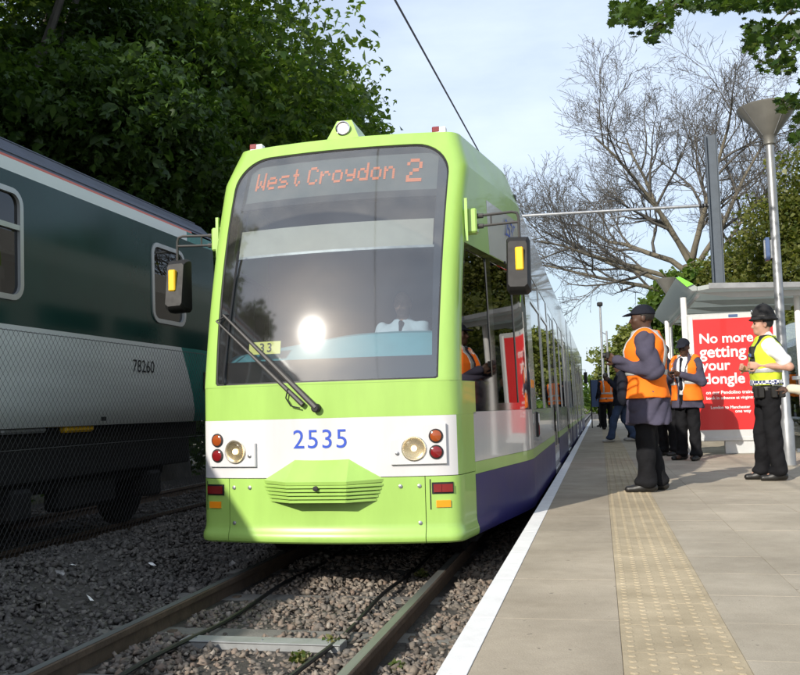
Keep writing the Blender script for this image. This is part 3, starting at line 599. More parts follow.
# sides of the nose
for s in (-1, 1):
    yf = lambda z: yfr(z)
    side_panel('cantrail_panel', s, yf, 8.5, 2.44, 3.08, M['lime'], zlist=lin(2.44, 3.08, 6), ny=16)
    side_panel('roof_chamfer', s, yf, 8.5, 3.08, 3.392, M['lime'], zlist=lin(3.08, 3.392, 5), ny=16)
    side_panel('window_pillar', s, yf, lambda z: yfr(z)+0.03, 1.385, 2.44, M['lime'], nz=8, ny=1)
    g0 = lambda z: yfr(z)+0.032
    side_panel('glazing_frame', s, g0, lambda z: yfr(z)+0.075, 1.388, 2.438, M['gloss'], nz=8, ny=1, off=-0.003)
    side_panel('glazing_frame', s, lambda z: yfr(z)+0.075, 8.5, 2.39, 2.438, M['gloss'], nz=1, ny=10, off=-0.003)
    side_panel('glazing_frame', s, lambda z: yfr(z)+0.075, 7.18, 1.388, 1.43, M['gloss'], nz=1, ny=6, off=-0.003)
    side_panel('glazing_frame', s, 7.18, 7.30, 1.16, 2.39, M['gloss'], nz=2, ny=1, off=-0.003)
    side_panel('glazing_frame', s, 7.95, 8.5, 1.16, 2.39, M['gloss'], nz=2, ny=4, off=-0.003)
    side_panel('glazing_frame', s, 7.30, 7.95, 1.16, 1.22, M['gloss'], nz=1, ny=2, off=-0.003)
    side_panel('glazing_frame', s, 6.69, 7.18, 1.16, 1.387, M['gloss'], nz=1, ny=2, off=-0.003)
    side_panel('cab_window', s, lambda z: yfr(z)+0.075, 7.18, 1.43, 2.39, M['sideglass'], nz=8, ny=8, off=-0.012, th=0.004)
    cd = side_panel('cab_door_window', s, 7.30, 7.95, 1.22, 2.39, M['sideglass'], nz=2, ny=4, off=-0.012, th=0.004)
    side_panel('white_side_band', s, E1+0.003, 8.5, 0.79, 1.157, M['greyw'], ny=10)
    side_panel('lime_stripe', s, E1+0.003, 8.5, 0.70, 0.788, M['lime'], ny=10, nz=1)
    side_panel('blue_skirt', s, E1+0.003, 8.5, 0, 0, M['blue'], zlist=[0.262, 0.285, 0.31, 0.335, 0.36, 0.38, 0.41, 0.45, 0.55, 0.698], ny=12)
    side_panel('grey_number_panel', s, 7.30, 8.498, 2.445, 2.90, M['greyw'], off=0.0035, th=0.003, ny=6)
me = text_mesh('2535', 0.21, M['numblue']); me.transform(Matrix.Translation((sideX(8.0, 2.76)+0.008, 8.0, 2.76)) @ Euler((rad(90), 0, rad(90)+rad(-7))).to_matrix().to_4x4()); add('fleet_number', me, tram, TO)
# roof of nose and body
top = [S(x, 3.392) for x in lin(-xf(3.392)-FL, xf(3.392)+FL, 24)]
rt_ = [Vector((sideX(Y, 3.392), Y, 3.392)) for Y in lin(yfr(3.392)+0.1, 8.5, 6)]+[Vector((sideX(36.4, 3.392), 36.4, 3.392))]
v = top+rt_+[Vector((-p.x, p.y, p.z)) for p in reversed(rt_)]
tpart('roof', v, [tuple(range(len(v)))], M['greyw'], smooth=False)
top2 = [p for p in v if p.y < 8.6]
b = MB().box((-1.02, 9.6, 3.40), (1.02, 19.0, 3.62), 0.05); b.box((-1.02, 24.5, 3.40), (1.02, 34.5, 3.62), 0.05)
# main body sides
def body_panel(name, s, y0, y1, z0, z1, m, off=0.0, parent=None, **kw): return side_panel(name, s, y0, y1, z0, z1, m, off=off, ny=1, nz=kw.pop('nz', 1), parent=parent, **kw)
SECT = [(8.503, 20.0), (20.5, 23.0), (23.5, 36.4)]
WIN = [(9.05, 10.5), (10.7, 12.1), (14.1, 15.5), (15.7, 17.1), (20.9, 22.6), (23.75, 24.6), (26.5, 27.9), (28.1, 29.5), (31.5, 32.9), (33.1, 34.4)]
DOOR = [(12.4, 13.8), (17.4, 18.8), (24.8, 26.2), (29.8, 31.2)]
for s in (-1, 1):
    for a, b_ in SECT:
        body_panel('body_side', s, a, b_, 2.56, 3.08, M['greyw'])
        body_panel('roof_chamfer', s, a, b_, 3.08, 3.392, M['greyw'], nz=3)
        cuts = sorted([w for w in WIN+DOOR if a-0.1 < w[0] < b_]); y = a
        for w0, w1 in cuts:
            body_panel('body_pillar', s, y, w0, 1.16, 2.558, M['greyw'] if (w0-y) > 0.15 else M['gloss']); y = w1
        body_panel('body_pillar', s, y, b_, 1.16, 2.558, M['greyw'])
        y = a
        for w0, w1 in [c for c in cuts if c in DOOR]+[(b_, b_)]:
            body_panel('lower_side', s, y, w0, 0.79, 1.158, M['greyw']); body_panel('lime_stripe', s, y, w0, 0.70, 0.788, M['lime']); body_panel('blue_skirt', s, y, w0, 0.27, 0.698, M['blue']); y = w1
    for w0, w1 in WIN:
        w = body_panel('side_window', s, w0, w1, 1.162, 2.25, M['sideglass'], off=-0.012, th=0.004)
        body_panel('window_bar', s, w0, w1, 2.25, 2.29, M['greyw'], off=-0.002)
        body_panel('hopper_window', s, w0+0.03, w1-0.03, 2.29, 2.556, M['gloss'], off=-0.008)
    for w0, w1 in DOOR:
        mid = (w0+w1)/2
        for a, b_ in ((w0+0.02, mid-0.01), (mid+0.01, w1-0.02)):
            d = body_panel('door_leaf', s, a, b_, 0.33, 0.62, M['greyw'], off=-0.004)
            body_panel('door_glass', s, a+0.05, b_-0.05, 0.62, 2.46, M['sideglass'], off=-0.010, th=0.004)
            body_panel('door_frame', s, a, a+0.05, 0.62, 2.46, M['gloss'], off=-0.006); body_panel('door_frame', s, b_-0.05, b_, 0.62, 2.46, M['gloss'], off=-0.006)
        body_panel('door_header', s, w0, w1, 2.46, 2.556, M['gloss'], off=-0.004)
        MB().box((min(s*1.20, s*1.335), w0, 0.27), (max(s*1.20, s*1.335), w1, 0.325)).build('door_step', M['steel'], tram, loc=TO)
for a, b_ in ((20.0, 20.5), (23.0, 23.5)):
    mb = MB()
    for k in range(7):
        y = a+0.04+k*0.07; mb.box((-1.21, y, 0.4), (1.21, y+0.035, 3.3), 0.01)
    mb.build('bellows', M['black'], tram, loc=TO)
# rear end, floor, bulkheads, underframe
MB().box((-1.30, 36.4, 0.28), (1.30, 36.46, 3.08)).build('rear_end', M['lime'], tram, loc=TO)
MB().box((-1.28, 8.6, 0.30), (1.28, 36.38, 0.36)).build('floor', M['cabdark'], tram, loc=TO)
MB().box((-1.20, 8.6, 2.60), (1.20, 36.38, 2.64)).build('ceiling', M['cab'], tram, loc=TO)
MB().box((-1.25, 8.44, 0.36), (1.25, 8.47, 3.2)).build('cab_bulkhead', M['cab'], tram, loc=TO)
mb = MB().prism([(-0.8, 6.5), (0.8, 6.5), (1.16, 8.43), (-1.16, 8.43)], 1.05, 1.08, 'xy'); mb.build('cab_floor', M['cabdark'], tram, loc=TO)
mb = MB().prism([(-0.82, 7.1), (0.82, 7.1), (1.05, 8.43), (-1.05, 8.43)], 2.92, 2.95, 'xy'); mb.build('cab_ceiling', M['cab'], tram, loc=TO)
MB().box((-0.95, 7.1, 0.14), (0.95, 36.0, 0.30)).build('underframe', M['under'], tram, loc=TO)
for yb in (8.3, 21.7, 34.3):
    bg = MB().box((-1.0, yb-1.2, 0.18), (1.0, yb+1.2, 0.42), 0.03).build('bogie', M['under'], tram, loc=TO)
    for dy in (-0.8, 0.8):
        for s in (-1, 1):
            MB().lathe([(0.05, -0.09), (0.28, -0.07), (0.30, -0.05), (0.295, 0.05), (0.05, 0.06)], 24, (s*0.7525, yb+dy, 0.30), 'x').build('wheel', M['under'], bg)
for k in range(9):
    for s in (-1, 1):
        y = [9.3, 10.9, 14.3, 15.9, 20.9, 26.7, 28.3, 31.7, 33.2][k]; st = MB().box((min(s*0.35, s*1.15), y, 0.72), (max(s*0.35, s*1.15), y+0.45, 0.82), 0.03); st.box((min(s*0.35, s*1.15), y+0.4, 0.82), (max(s*0.35, s*1.15), y+0.5, 1.45), 0.03); st.box((min(s*0.65, s*0.85), y+0.1, 0.36), (max(s*0.65, s*0.85), y+0.35, 0.72)); st.build('passenger_seat', M['navy'], tram, loc=TO)

# --- front details
def conform(me, x, z, off):
    for vt in me.vertices:
        p = S(x+vt.co.x, z+vt.co.y, off+vt.co.z); vt.co = p
x, z = front_pt(320, 440)
me = text_mesh('2535', 0.19, M['numblue'], space=1.12); conform(me, x, z, 0.003); add('fleet_number', me, tram, TO)
def disc_on_front(name, x, z, prof, m, parent=None, n=24, off=0.0):
    """lathe whose axis is the front normal"""
    p = S(x, z, off); e = 0.01; nrm = (S(x, z, 0.05)-S(x, z, 0)).normalized()
    b = MB().lathe(prof, n); q = nrm.to_track_quat('Z', 'Y').to_matrix().to_4x4(); q.translation = p
    me = mesh_from(name, b.v, b.f, m, True); me.transform(q); fix_normals(me); auto_smooth(me); return add(name, me, parent or tram, None if parent else TO)
for s in (-1, 1):
    poly = [(0.50, 0.805), (0.885, 0.805), (0.885, 1.085), (0.745, 1.085), (0.62, 1.005), (0.50, 0.975)]
    poly = [(s*a, b) for a, b in poly]
    # densify
    P = []
    for i in range(len(poly)):
        a, b = poly[i], poly[(i+1) % len(poly)]
        for k in range(4): P.append((a[0]+(b[0]-a[0])*k/4, a[1]+(b[1]-a[1])*k/4))
    n = len(P); cx, cz_0 = s*0.70, 0.93
    v = []; f = []
    for k, off in ((1.0, -0.004), (1.0, 0.018), (0.975, 0.024)): v += [S(cx+(a-cx)*k, cz_0+(b-cz_0)*k, off) for a, b in P]
    for j in range(2):
        for i in range(n): q = (i+1) % n; f.append((j*n+i, j*n+q, j*n+n+q, j*n+n+i))
    for t in (0.66, 0.33): v += [S(cx+(a-cx)*t, cz_0+(b-cz_0)*t, 0.024) for a, b in P]
    v.append(S(cx, cz_0, 0.024))
    for j in (2, 3):
        for i in range(n): q = (i+1) % n; f.append((j*n+i, j*n+q, j*n+n+q, j*n+n+i))
    for i in range(n): f.append((4*n+i, 4*n+(i+1) % n, 5*n))
    lc = tpart('lamp_cluster', v, f, M['white'])
    hl = disc_on_front('headlight', s*0.661, 0.916, [(0.088, 0.018), (0.088, 0.03), (0.080, 0.036), (0.074, 0.030), (0.06, 0.027), (0.03, 0.025), (0.008, 0.0245)], M['refl_dish'], lc)
    disc_on_front('bulb', s*0.661, 0.916, [(0.02, 0.025), (0.02, 0.034), (0.012, 0.041)], M['bulb'], hl)
    disc_on_front('lens', s*0.661, 0.916, [(0.075, 0.033), (0.065, 0.041), (0.04, 0.046), (0.005, 0.048)], M['lens'], hl)
    for zz, mm in ((1.0, 'amber'), (0.888, 'redl')):
        il = disc_on_front('indicator_lamp' if mm == 'amber' else 'tail_lamp', s*0.812, zz, [(0.050, 0.02), (0.050, 0.03), (0.042, 0.033)], M['plastic'], lc)
        disc_on_front('lens', s*0.812, zz, [(0.041, 0.03), (0.039, 0.036), (0.028, 0.041), (0.005, 0.043)], M[mm], il)
    disc_on_front('bolt', s*0.545, 0.885, [(0.014, 0.02), (0.014, 0.03), (0.005, 0.034)], M['steel'], lc, 10)
    # low lamps in a recess
    xr = s*0.853
    for z0, z1, mm, w, nm in ((0.610, 0.665, 'redl', 0.066, 'tail_lamp'), (0.505, 0.552, 'orange', 0.05, 'side_reflector')):
        if mm == 'redl': 
            o = front_panel('lamp_housing', xr-w-0.012, xr+w+0.012, z0-0.012, z1+0.012, M['black'], off=0.006, th=0.012, nu=4, nz=2)
            front_panel('lens', xr-w, xr-0.012, z0, z1, M['redl'], off=0.016, th=0.02, nu=3, nz=2, parent=o); front_panel('lens', xr-0.010, xr+w, z0, z1, M['redl'], off=0.020, th=0.02, nu=3, nz=2, parent=o)
        else: front_panel('side_reflector', xr-w, xr+w, z0, z1, M['orange'], off=0.010, th=0.014, nu=3, nz=2)
    front_panel('lamp_recess_edge', xr-0.092, xr-0.084, 0.49, 0.70, M['black'], off=0.002, th=0.004, nu=1, nz=2)
    for (bx, bz) in ((0.69, 0.655), (0.56, 0.655), (0.69, 0.40)):
        disc_on_front('bolt', s*bx, bz, [(0.014, -0.002), (0.014, 0.006), (0.006, 0.009)], M['steel'], None, 10)
front_panel('panel_seam', -0.95, 0.95, 0.7195, 0.7235, M['black'], off=-0.004, th=0.01, nu=24, nz=1)
# coupler cover: faceted hood over slats
hood = []
yb = lambda x: frontY(abs(x), 0.7)
zt, zr = 0.855, 0.705
def hp_(x, d, z): return Vector((x, yb(x)-d, z))
H = [hp_(-0.445, 0.0, zr+0.005), hp_(-0.22, 0.15, zr), hp_(0.22, 0.15, zr), hp_(0.445, 0.0, zr+0.005), hp_(0.20, -0.004, zt), hp_(-0.20, -0.004, zt)]
H2 = [p+Vector((0, 0.004, -0.022)) for p in H[:4]]
v = H+H2; f = [(0, 1, 5), (1, 2, 4, 5), (2, 3, 4), (0, 6, 7, 1), (1, 7, 8, 2), (2, 8, 9, 3)]
hood = tpart('coupler_hood', v, f, M['lime'], smooth=False)
for k in range(5):
    z1 = zr-0.024-k*0.026; sh = 0.006*k; w = 0.44-0.012*k
    pl = [(-w, yb(w)), (-0.22+0.004*k, yb(0.22)-0.146+sh), (0.22-0.004*k, yb(0.22)-0.146+sh), (w, yb(w))]
    v = []
    for zz, dd in ((z1, 0.006), (z1-0.006, -0.004), (z1-0.018, -0.004), (z1-0.021, 0.01), (z1-0.021, 0.06), (z1, 0.06)): v += [Vector((a, b+dd, zz)) for a, b in pl]
    f = []
    for j in range(6):
        for i in range(3): q = (j+1) % 6; f.append((j*4+i, j*4+i+1, q*4+i+1, q*4+i))
    tpart('slat', v, f, M['lime'], hood)
zlow = zr-0.024-5*0.026
MB().prism([(-0.42, yb(0.42)+0.02), (-0.21, yb(0.21)-0.105), (0.21, yb(0.21)-0.105), (0.42, yb(0.42)+0.02)], zlow+0.004, zr-0.03, 'xy').build('coupler_core', M['black'], tram, loc=TO)
v = [S(a, b, 0.003) for a, b in ((-0.36, zlow+0.02), (-0.22, zlow-0.045), (0.22, zlow-0.045), (0.36, zlow+0.02))]
disc_on_front('coupler_socket', 0.0, 0.66, [(0.018, 0.14), (0.018, 0.158), (0.006, 0.159)], M['black'], None, 12)
# roof lamp fairing and markers
xl, zl = 0.02, 3.40
fy = frontY(0, 3.392)
mb = MB(); pl = [(-0.135, 3.385), (0.135, 3.385), (0.062, 3.555), (-0.062, 3.555)]
v = [(x+0.01, fy-0.004+0.36*(z-3.385), z) for x, z in pl]+[(x*1.3+0.01, fy+0.30+0.2*(z-3.385), 3.385+(z-3.385)*0.85) for x, z in pl]
mb.put(v, [(0, 1, 2, 3), (5, 4, 7, 6), (0, 4, 5, 1), (1, 5, 6, 2), (2, 6, 7, 3), (3, 7, 4, 0)]); fa = mb.build('lamp_fairing', M['lime'], tram, loc=TO)
mb = MB().lathe([(0.060, -0.02), (0.060, 0.03), (0.052, 0.032), (0.046, 0.018)], 22, (0.01, fy+0.028, 3.475), 'y'); mb.build('high_beam', M['chrome'], fa, True)
MB().lathe([(0.048, 0.012), (0.03, 0.024), (0.004, 0.028)], 22, (0.01, fy+0.026, 3.475), 'y').build('lens', M['lens'], fa, True)
for s in (-1, 1):
    y = frontY(0.78, 3.392)+0.03
    mk = MB().box((s*0.78-0.055, y, 3.385), (s*0.78+0.055, y+0.07, 3.445), 0.006).build('marker_lamp', M['pwhite'], tram, loc=TO)
    MB().box((s*0.78-0.056+(0.0 if s < 0 else 0), y-0.004, 3.402), (s*0.78+0.005, y+0.06, 3.449), 0.006).build('lens', M['redl'], mk)
# front cap between windscreen top and roof
# wiper
def fp(px, py, off): x, z = front_pt(px, py, off); return S(x, z, off)
piv = fp(317, 408, 0.02)
mb = MB()
a0, a1 = fp(316, 408, 0.035), fp(224, 316, 0.035); b0, b1 = fp(303, 405, 0.03), fp(217, 322, 0.03)
mb.tube([a0, a0.lerp(a1, 0.15), a1], [0.024, 0.023, 0.009], 8); mb.tube([b0, b0.lerp(b1, 0.15), b1], [0.020, 0.018, 0.007], 8)
wp = mb.build('wiper_arm', M['wiper'], tram, True, loc=TO)
disc_on_front('wiper_pivot', *front_pt(317, 408), [(0.032, 0), (0.032, 0.04), (0.022, 0.052)], M['plastic'], None, 16)
q0, q1 = fp(239, 252, 0.018), fp(223, 384, 0.018)
mb = MB().tube([q0, (q0+q1)/2+Vector((0, -0.012, 0)), q1], 0.009, 6); mb.tube([a1, (q0+q1)/2], 0.008, 6); mb.tube([b1, (q0+q1)/2+Vector((-0.04, 0, 0.0))], 0.006, 6); mb.build('wiper_blade', M['black'], tram, loc=TO)
hz = [fp(288, 389, 0.02), fp(286, 398, 0.025), fp(291, 406, 0.025), fp(300, 408, 0.03)]
MB().tube(hz, 0.005, 6).build('washer_hose', M['black'], tram, loc=TO)
# mirrors
for s in (-1, 1):
    y0 = 6.76
    bx = sideX(y0, 2.6)
    br = MB().box((min(s*(bx-0.01), s*(bx+0.075)), y0-0.05, 2.52), (max(s*(bx-0.01), s*(bx+0.075)), y0+0.06, 2.71), 0.012).build('mirror_bracket', M['lime'], tram, loc=TO)
    MB().box((min(s*(bx-0.01), s*(bx+0.012)), y0-0.10, 2.45), (max(s*(bx-0.01), s*(bx+0.012)), y0-0.075, 2.78)).build('bracket_plate', M['lime'], br)
    xm = 1.405
    mb = MB()
    mb.tube([(s*(bx+0.06), y0, 2.655), (s*(xm-0.05), y0-0.015, 2.665), (s*(xm-0.012), y0-0.015, 2.655), (s*xm, y0-0.015, 2.62), (s*xm, y0-0.015, 2.35)], 0.011, 8)
    mb.tube([(s*(bx+0.06), y0, 2.575), (s*xm, y0-0.015, 2.585)], 0.010, 8); mb.tube([(s*(bx+0.18), y0-0.005, 2.575), (s*(bx+0.18), y0-0.005, 2.66)], 0.007, 6)
    for zz in (2.655, 2.575): mb.tube([(s*(bx+0.065), y0, zz), (s*(bx+0.12), y0-0.002, zz)], 0.019, 8)
    arm = mb.build('mirror_arm', M['wiper'], tram, True, loc=TO)
    # housing: rounded box, deeper at the bottom, scooped at the inner top
    pr = [(1.300, 2.06), (1.318, 2.035), (1.45, 2.03), (1.478, 2.055), (1.482, 2.44), (1.47, 2.468), (1.325, 2.475), (1.305, 2.455)]
    v = []; f = []
    lay = [(0.0, -0.145), (0.012, -0.155), (0.012, 0.0)]
    cxm, czm = 1.39, 2.25; n = len(pr)
    for k, yy in ((0.80, -0.13), (0.94, -0.10), (1.0, -0.06), (1.0, 0.03), (0.95, 0.045)): v += [(s*(cxm+(a-cxm)*k), y0+yy+(0.05*max(0, (b-2.15))/0.3 if yy < 0 else 0), czm+(b-czm)*k) for a, b in pr]
    for j in range(4):
        for i in range(n): q = (i+1) % n; f.append((j*n+i, j*n+q, j*n+n+q, j*n+n+i))
    f.append(tuple(range(n))); f.append(tuple(range(4*n, 5*n)))
    ho = tpart('mirror_housing', v, f, M['plastic'])
    MB().box((min(s*1.325, s*1.46), y0+0.046, 2.07), (max(s*1.325, s*1.46), y0+0.050, 2.44)).build('mirror_glass', M['chrome'], ho)
    MB().box((min(s*(xm-0.028), s*(xm+0.032)), y0-0.125, 2.20), (max(s*(xm-0.028), s*(xm+0.032)), y0-0.055, 2.375), 0.008).build('yellow_marker', M['yellow'], ho)
# far-end mirror seen past the body side
MB().box((1.36, 36.0, 2.0), (1.5, 36.12, 2.45), 0.03).build('rear_mirror', M['plastic'], tram, loc=TO)
MB().tube([(1.27, 36.05, 2.55), (1.43, 36.05, 2.55), (1.43, 36.05, 2.3)], 0.014, 6).build('mirror_arm', M['wiper'], tram, loc=TO)
# side lamps
lm = MB().box((1.318, 8.95, 0.88), (1.345, 9.06, 1.13), 0.01).build('side_lamp', M['black'], tram, loc=TO)
MB().box((1.34, 8.97, 1.02), (1.352, 9.04, 1.11), 0.004).build('lens', M['pwhite'], lm); MB().box((1.34, 8.97, 0.90), (1.352, 9.04, 1.0), 0.004).build('lens', M['redl'], lm)
for y in (8.56, 8.76): MB().box((1.30, y, 1.36), (1.325, y+0.06, 1.44), 0.006).build('door_indicator', M['orange'], tram, loc=TO)
MB().box((1.20, 7.55, 2.4), (1.215, 7.6, 2.42)).build('door_hinge', M['black'], tram, loc=TO)

# --- inside the cab
def inpanel(name, x0, x1, z0, z1, m, off, th=0.02, nu=8, nz=3, parent=None): return front_panel(name, x0, x1, z0, z1, m, off=off, th=th, nu=nu, nz=nz, parent=parent)
inpanel('display_board', -0.80, 0.80, 2.905, 3.245, M['display'], -0.06)
inpanel('display_hood', -0.84, 0.84, 2.84, 2.90, M['cabdark'], -0.05)
F57 = {'W': ['10001', '10001', '10001', '10101', '10101', '11011', '10001'], 'e': ['00000', '00000', '01110', '10001', '11111', '10000', '01110'], 's': ['00000', '00000', '01111', '10000', '01110', '00001', '11110'],
       't': ['00100', '00100', '01110', '00100', '00100', '00101', '00010'], 'C': ['01110', '10001', '10000', '10000', '10000', '10001', '01110'], 'r': ['00000', '00000', '10110', '11001', '10000', '10000', '10000'],
       'o': ['00000', '00000', '01110', '10001', '10001', '10001', '01110'], 'y': ['00000', '00000', '10001', '10001', '01111', '00001', '01110'], 'd': ['00001', '00001', '01101', '10011', '10001', '10001', '01111'],
       'n': ['00000', '00000', '10110', '11001', '10001', '10001', '10001'], '2': ['01110', '10001', '00001', '00110', '01000', '10000', '11111']}
v = []; f = []
def dots(ch, x0, zt_, pw, ph, rep=2, fat=0.47):
    bm_ = F57[ch]
    for r in range(7):
        for c in range(5):
            if bm_[r][c] == '1':
                for i in range(rep):
                    for j in range(rep):
                        x = x0+(c+(i+0.5)/rep)*pw; z = zt_-(r+(j+0.5)/rep)*ph; d = fat*min(pw, ph)/rep; b = len(v)
                        for a, e in ((-1, -1), (1, -1), (1, 1), (-1, 1)): v.append(S(x+a*d*1.15, z+e*d*1.15, -0.055))
                        f.append((b, b+1, b+2, b+3))
x = -0.725
for w in 'West', 'Croydon':
    for ch in w:
        nar = ch in 't'; dots(ch, x, 3.178, 0.0172, 0.0235); x += 0.0172*5+0.0195-(0.018 if nar else 0)
    x += 0.062
dots('2', 0.555, 3.19, 0.024, 0.0305, 3)
tpart('led_text', v, f, M['led'], smooth=False)
# sun blind, dashboard, seat, card
inpanel('sun_blind', -0.79, 0.79, 2.44, 2.66, M['blind'], -0.075, th=0.006)
inpanel('blind_rod', -0.80, 0.80, 2.42, 2.44, M['steel'], -0.074, th=0.02)
v = []; f = []; nx_ = 16
rows = []
for k in range(nx_+1):
    x = -0.80+1.6*k/nx_; hgt = 1.655+0.095*float(np.clip((x+0.75)/0.9, 0, 1))**0.7+0.02*math.sin(3*x)
    y = frontY(abs(x), 1.5)
    rows.append([Vector((x, y+0.05, 1.43)), Vector((x, y+0.09, 1.56)), Vector((x, y+0.22, hgt-0.02)), Vector((x, y+0.30, hgt)), Vector((x, y+0.55, hgt-0.02)), Vector((x, y+0.58, 1.1))])
v, f = grid_mesh(rows); tpart('dashboard', v, f, M['dash'])
inpanel('dash_front', -0.80, 0.80, 1.42, 1.57, M['cabdark'], -0.04, th=0.006)
xq, zq = front_pt(262, 347)
cdp = inpanel('route_card', xq-0.13, xq+0.13, zq-0.045, zq+0.05, M['wing'], -0.04, th=0.004)
me = text_mesh('33', 0.095, M['black'], space=1.3, bold=0.001); conform(me, xq+0.01, zq, -0.037); add('card_number', me, tram, TO)
inpanel('cab_partition', -0.83, -0.80, 1.5, 2.9, M['cab'], -0.10, th=0.03, nu=1)
mb = MB().box((-0.02, 8.24, 1.1), (0.48, 8.36, 2.05), 0.05); mb.box((0.0, 7.88, 1.32), (0.46, 8.3, 1.44), 0.05); mb.build('driver_seat', M['cabdark'], tram, loc=TO)
# ------------------------------------------------------------------ green train on the next track
TX, TEND, TSTART = -4.21, 10.55, -14.0
train = thing('train', 'dark green and pale grey electric train numbered 78260 behind the chain link fence', 'train', (TX, TEND, 0))
TT = (-TX, -TEND, 0)
# half section (distance from centre line, z)
SEC = [(1.30, 1.12), (1.355, 1.22), (1.395, 1.45), (1.412, 1.72), (1.415, 1.985), (1.412, 2.4), (1.405, 2.9), (1.395, 3.20), (1.382, 3.40), (1.375, 3.425), (1.34, 3.50), (1.24, 3.60), (1.0, 3.72), (0.6, 3.80), (0.0, 3.83)]
def thw(z): return float(np.interp(z, [b for a, b in SEC], [a for a, b in SEC]))
def tstrip(name, z0, z1, m, y0=TSTART, y1=TEND, off=0.0, nz=6, sides=(1, -1), parent=None, ylo=None):
    for s in sides:
        zl = lin(z0, z1, nz); f0 = y0 if callable(y0) else (lambda z: y0); f1 = y1 if callable(y1) else (lambda z: y1)
        P = lambda Y, z, o: Vector((TX+s*(thw(z)+o), Y, z))
        ny = 3
        ro = [[P(Y, z, off) for Y in lin(f0(z), f1(z), ny)] for z in zl]; ri = [[P(Y, z, off-0.02) for Y in lin(f0(z), f1(z), ny)] for z in zl]
        v, f = shell(ro, ri); me = mesh_from(name, v, f, m, True); fix_normals(me); auto_smooth(me, 30); o = add(name, me, parent or train, TT if parent is None else None)
    return o
# windows: (y0, y1, z0, z1)
TW = [(1.6, 3.0, 2.2, 3.13), (3.6, 4.75, 2.2, 3.13), (5.25, 6.66, 2.2, 3.13), (8.94, 9.72, 2.235, 3.11)]
yb_ = TSTART
for y0, y1, z0, z1 in TW:
    tstrip('upper_side', 1.985, 3.285, M['tgreen'], yb_, y0, nz=4); tstrip('upper_side', 1.985, z0, M['tgreen'], y0, y1, nz=1); tstrip('upper_side', z1, 3.285, M['tgreen'], y0, y1, nz=1); yb_ = y1
tstrip('upper_side', 1.985, 3.285, M['tgreen'], yb_, TEND, nz=4)
tstrip('pale_stripe', 3.285, 3.40, M['twhite'], nz=2, y1=9.85); tstrip('pale_stripe', 3.285, 3.40, M['tteal'], nz=2, y0=9.85, y1=TEND)
tstrip('orange_line', 3.40, 3.425, M['tred'], nz=1, y1=10.0); tstrip('roof_edge', 3.425, 3.50, M['troof'], nz=2)
sl_ = lambda z: 9.62+(1.985-z)*0.62
tstrip('lower_side', 1.12, 1.983, M['tlow'], y1=sl_, nz=8); tstrip('teal_end', 1.12, 1.983, M['tteal'], y0=lambda z: sl_(z)+0.002, y1=TEND, nz=8)
rows = []
for a, b in [(x, z) for x, z in SEC if z >= 3.5]+[(-x, z) for x, z in reversed([q for q in SEC if q[1] >= 3.5])][1:]:
    rows.append([Vector((TX+a, y, b)) for y in lin(TSTART, TEND, 4)])
v, f = grid_mesh(rows); me = mesh_from('roof', v, f, M['troof'], True); fix_normals(me); roof_t = add('roof', me, train, TT)
for a_, b_ in ((1.36, 3.455), (1.20, 3.625), (0.86, 3.755)): MB().tube([(TX+a_, TSTART, b_), (TX+a_, TEND-0.1, b_)], 0.011, 6).build('roof_gutter', M['troof'], roof_t)
for y in np.arange(-4, 10.4, 0.8): MB().box((TX+0.55, y, 3.79), (TX+0.75, y+0.12, 3.835), 0.01).build('roof_fitting', M['troof'], roof_t)
for y0, y1, z0, z1 in TW:
    for s in (1, -1):
        r = 0.13; n0 = rrect(y0-0.012, z0-0.012, y1+0.012, z1+0.012, r+0.012, 6); n1 = rrect(y0+0.035, z0+0.035, y1-0.035, z1-0.035, r-0.035, 6); n = len(n0)
        X = lambda z, o: TX+s*(thw(z)+o)
        n_out = rrect(y0-0.04, z0-0.04, y1+0.04, z1+0.04, 0.02, 6)
        v = [Vector((X(z, 0.001), y, z)) for y, z in n0]+[Vector((X(z, 0.016), y, z)) for y, z in n0]+[Vector((X(z, 0.016), y, z)) for y, z in n1]+[Vector((X(z, -0.03), y, z)) for y, z in n1]; f = []
        for j in range(3):
            for i in range(n): q = (i+1) % n; f.append((j*n+i, j*n+q, j*n+n+q, j*n+n+i))
        me = mesh_from('window_frame', v, f, M['frame'], True); fix_normals(me); auto_smooth(me); fr_ = add('window_frame', me, train, TT)
        v = [Vector((X(z, -0.012), y, z)) for y, z in n1]; me = mesh_from('pane', v, [tuple(range(n))], M['tglass']); add('pane', me, fr_)
        # corner fillers of dark green between square opening and round frame
        zz = z0+(z1-z0)*0.66
        if y1-y0 > 0.9: MB().box((X(zz, -0.02) if s > 0 else X(zz, 0.012), y0+0.02, zz-0.022), (X(zz, 0.012) if s > 0 else X(zz, -0.02), y1-0.02, zz+0.022)).build('transom', M['frame'], fr_)
        v = []; f = []
        sq = rrect(y0, z0, y1, z1, 0.0005, 6)
        v = [Vector((X(z, 0.0005), y, z)) for y, z in sq]+[Vector((X(z, 0.0005), y, z)) for y, z in rrect(y0+0.004, z0+0.004, y1-0.004, z1-0.004, r, 6)]
        for i in range(n): q = (i+1) % n; f.append((i, q, n+q, n+i))
        me = mesh_from('window_corner', v, f, M['tgreen']); add('window_corner', me, train, TT)
MB().box((TX-1.25, TSTART+0.1, 1.2), (TX+1.25, TEND-0.06, 1.9)).build('saloon_floor', M['cabdark'], train, loc=TT)
MB().box((TX-0.9, TSTART+0.1, 1.95), (TX-0.6, TEND-0.1, 2.6)).build('seat_row', M['navyd'], train, loc=TT)
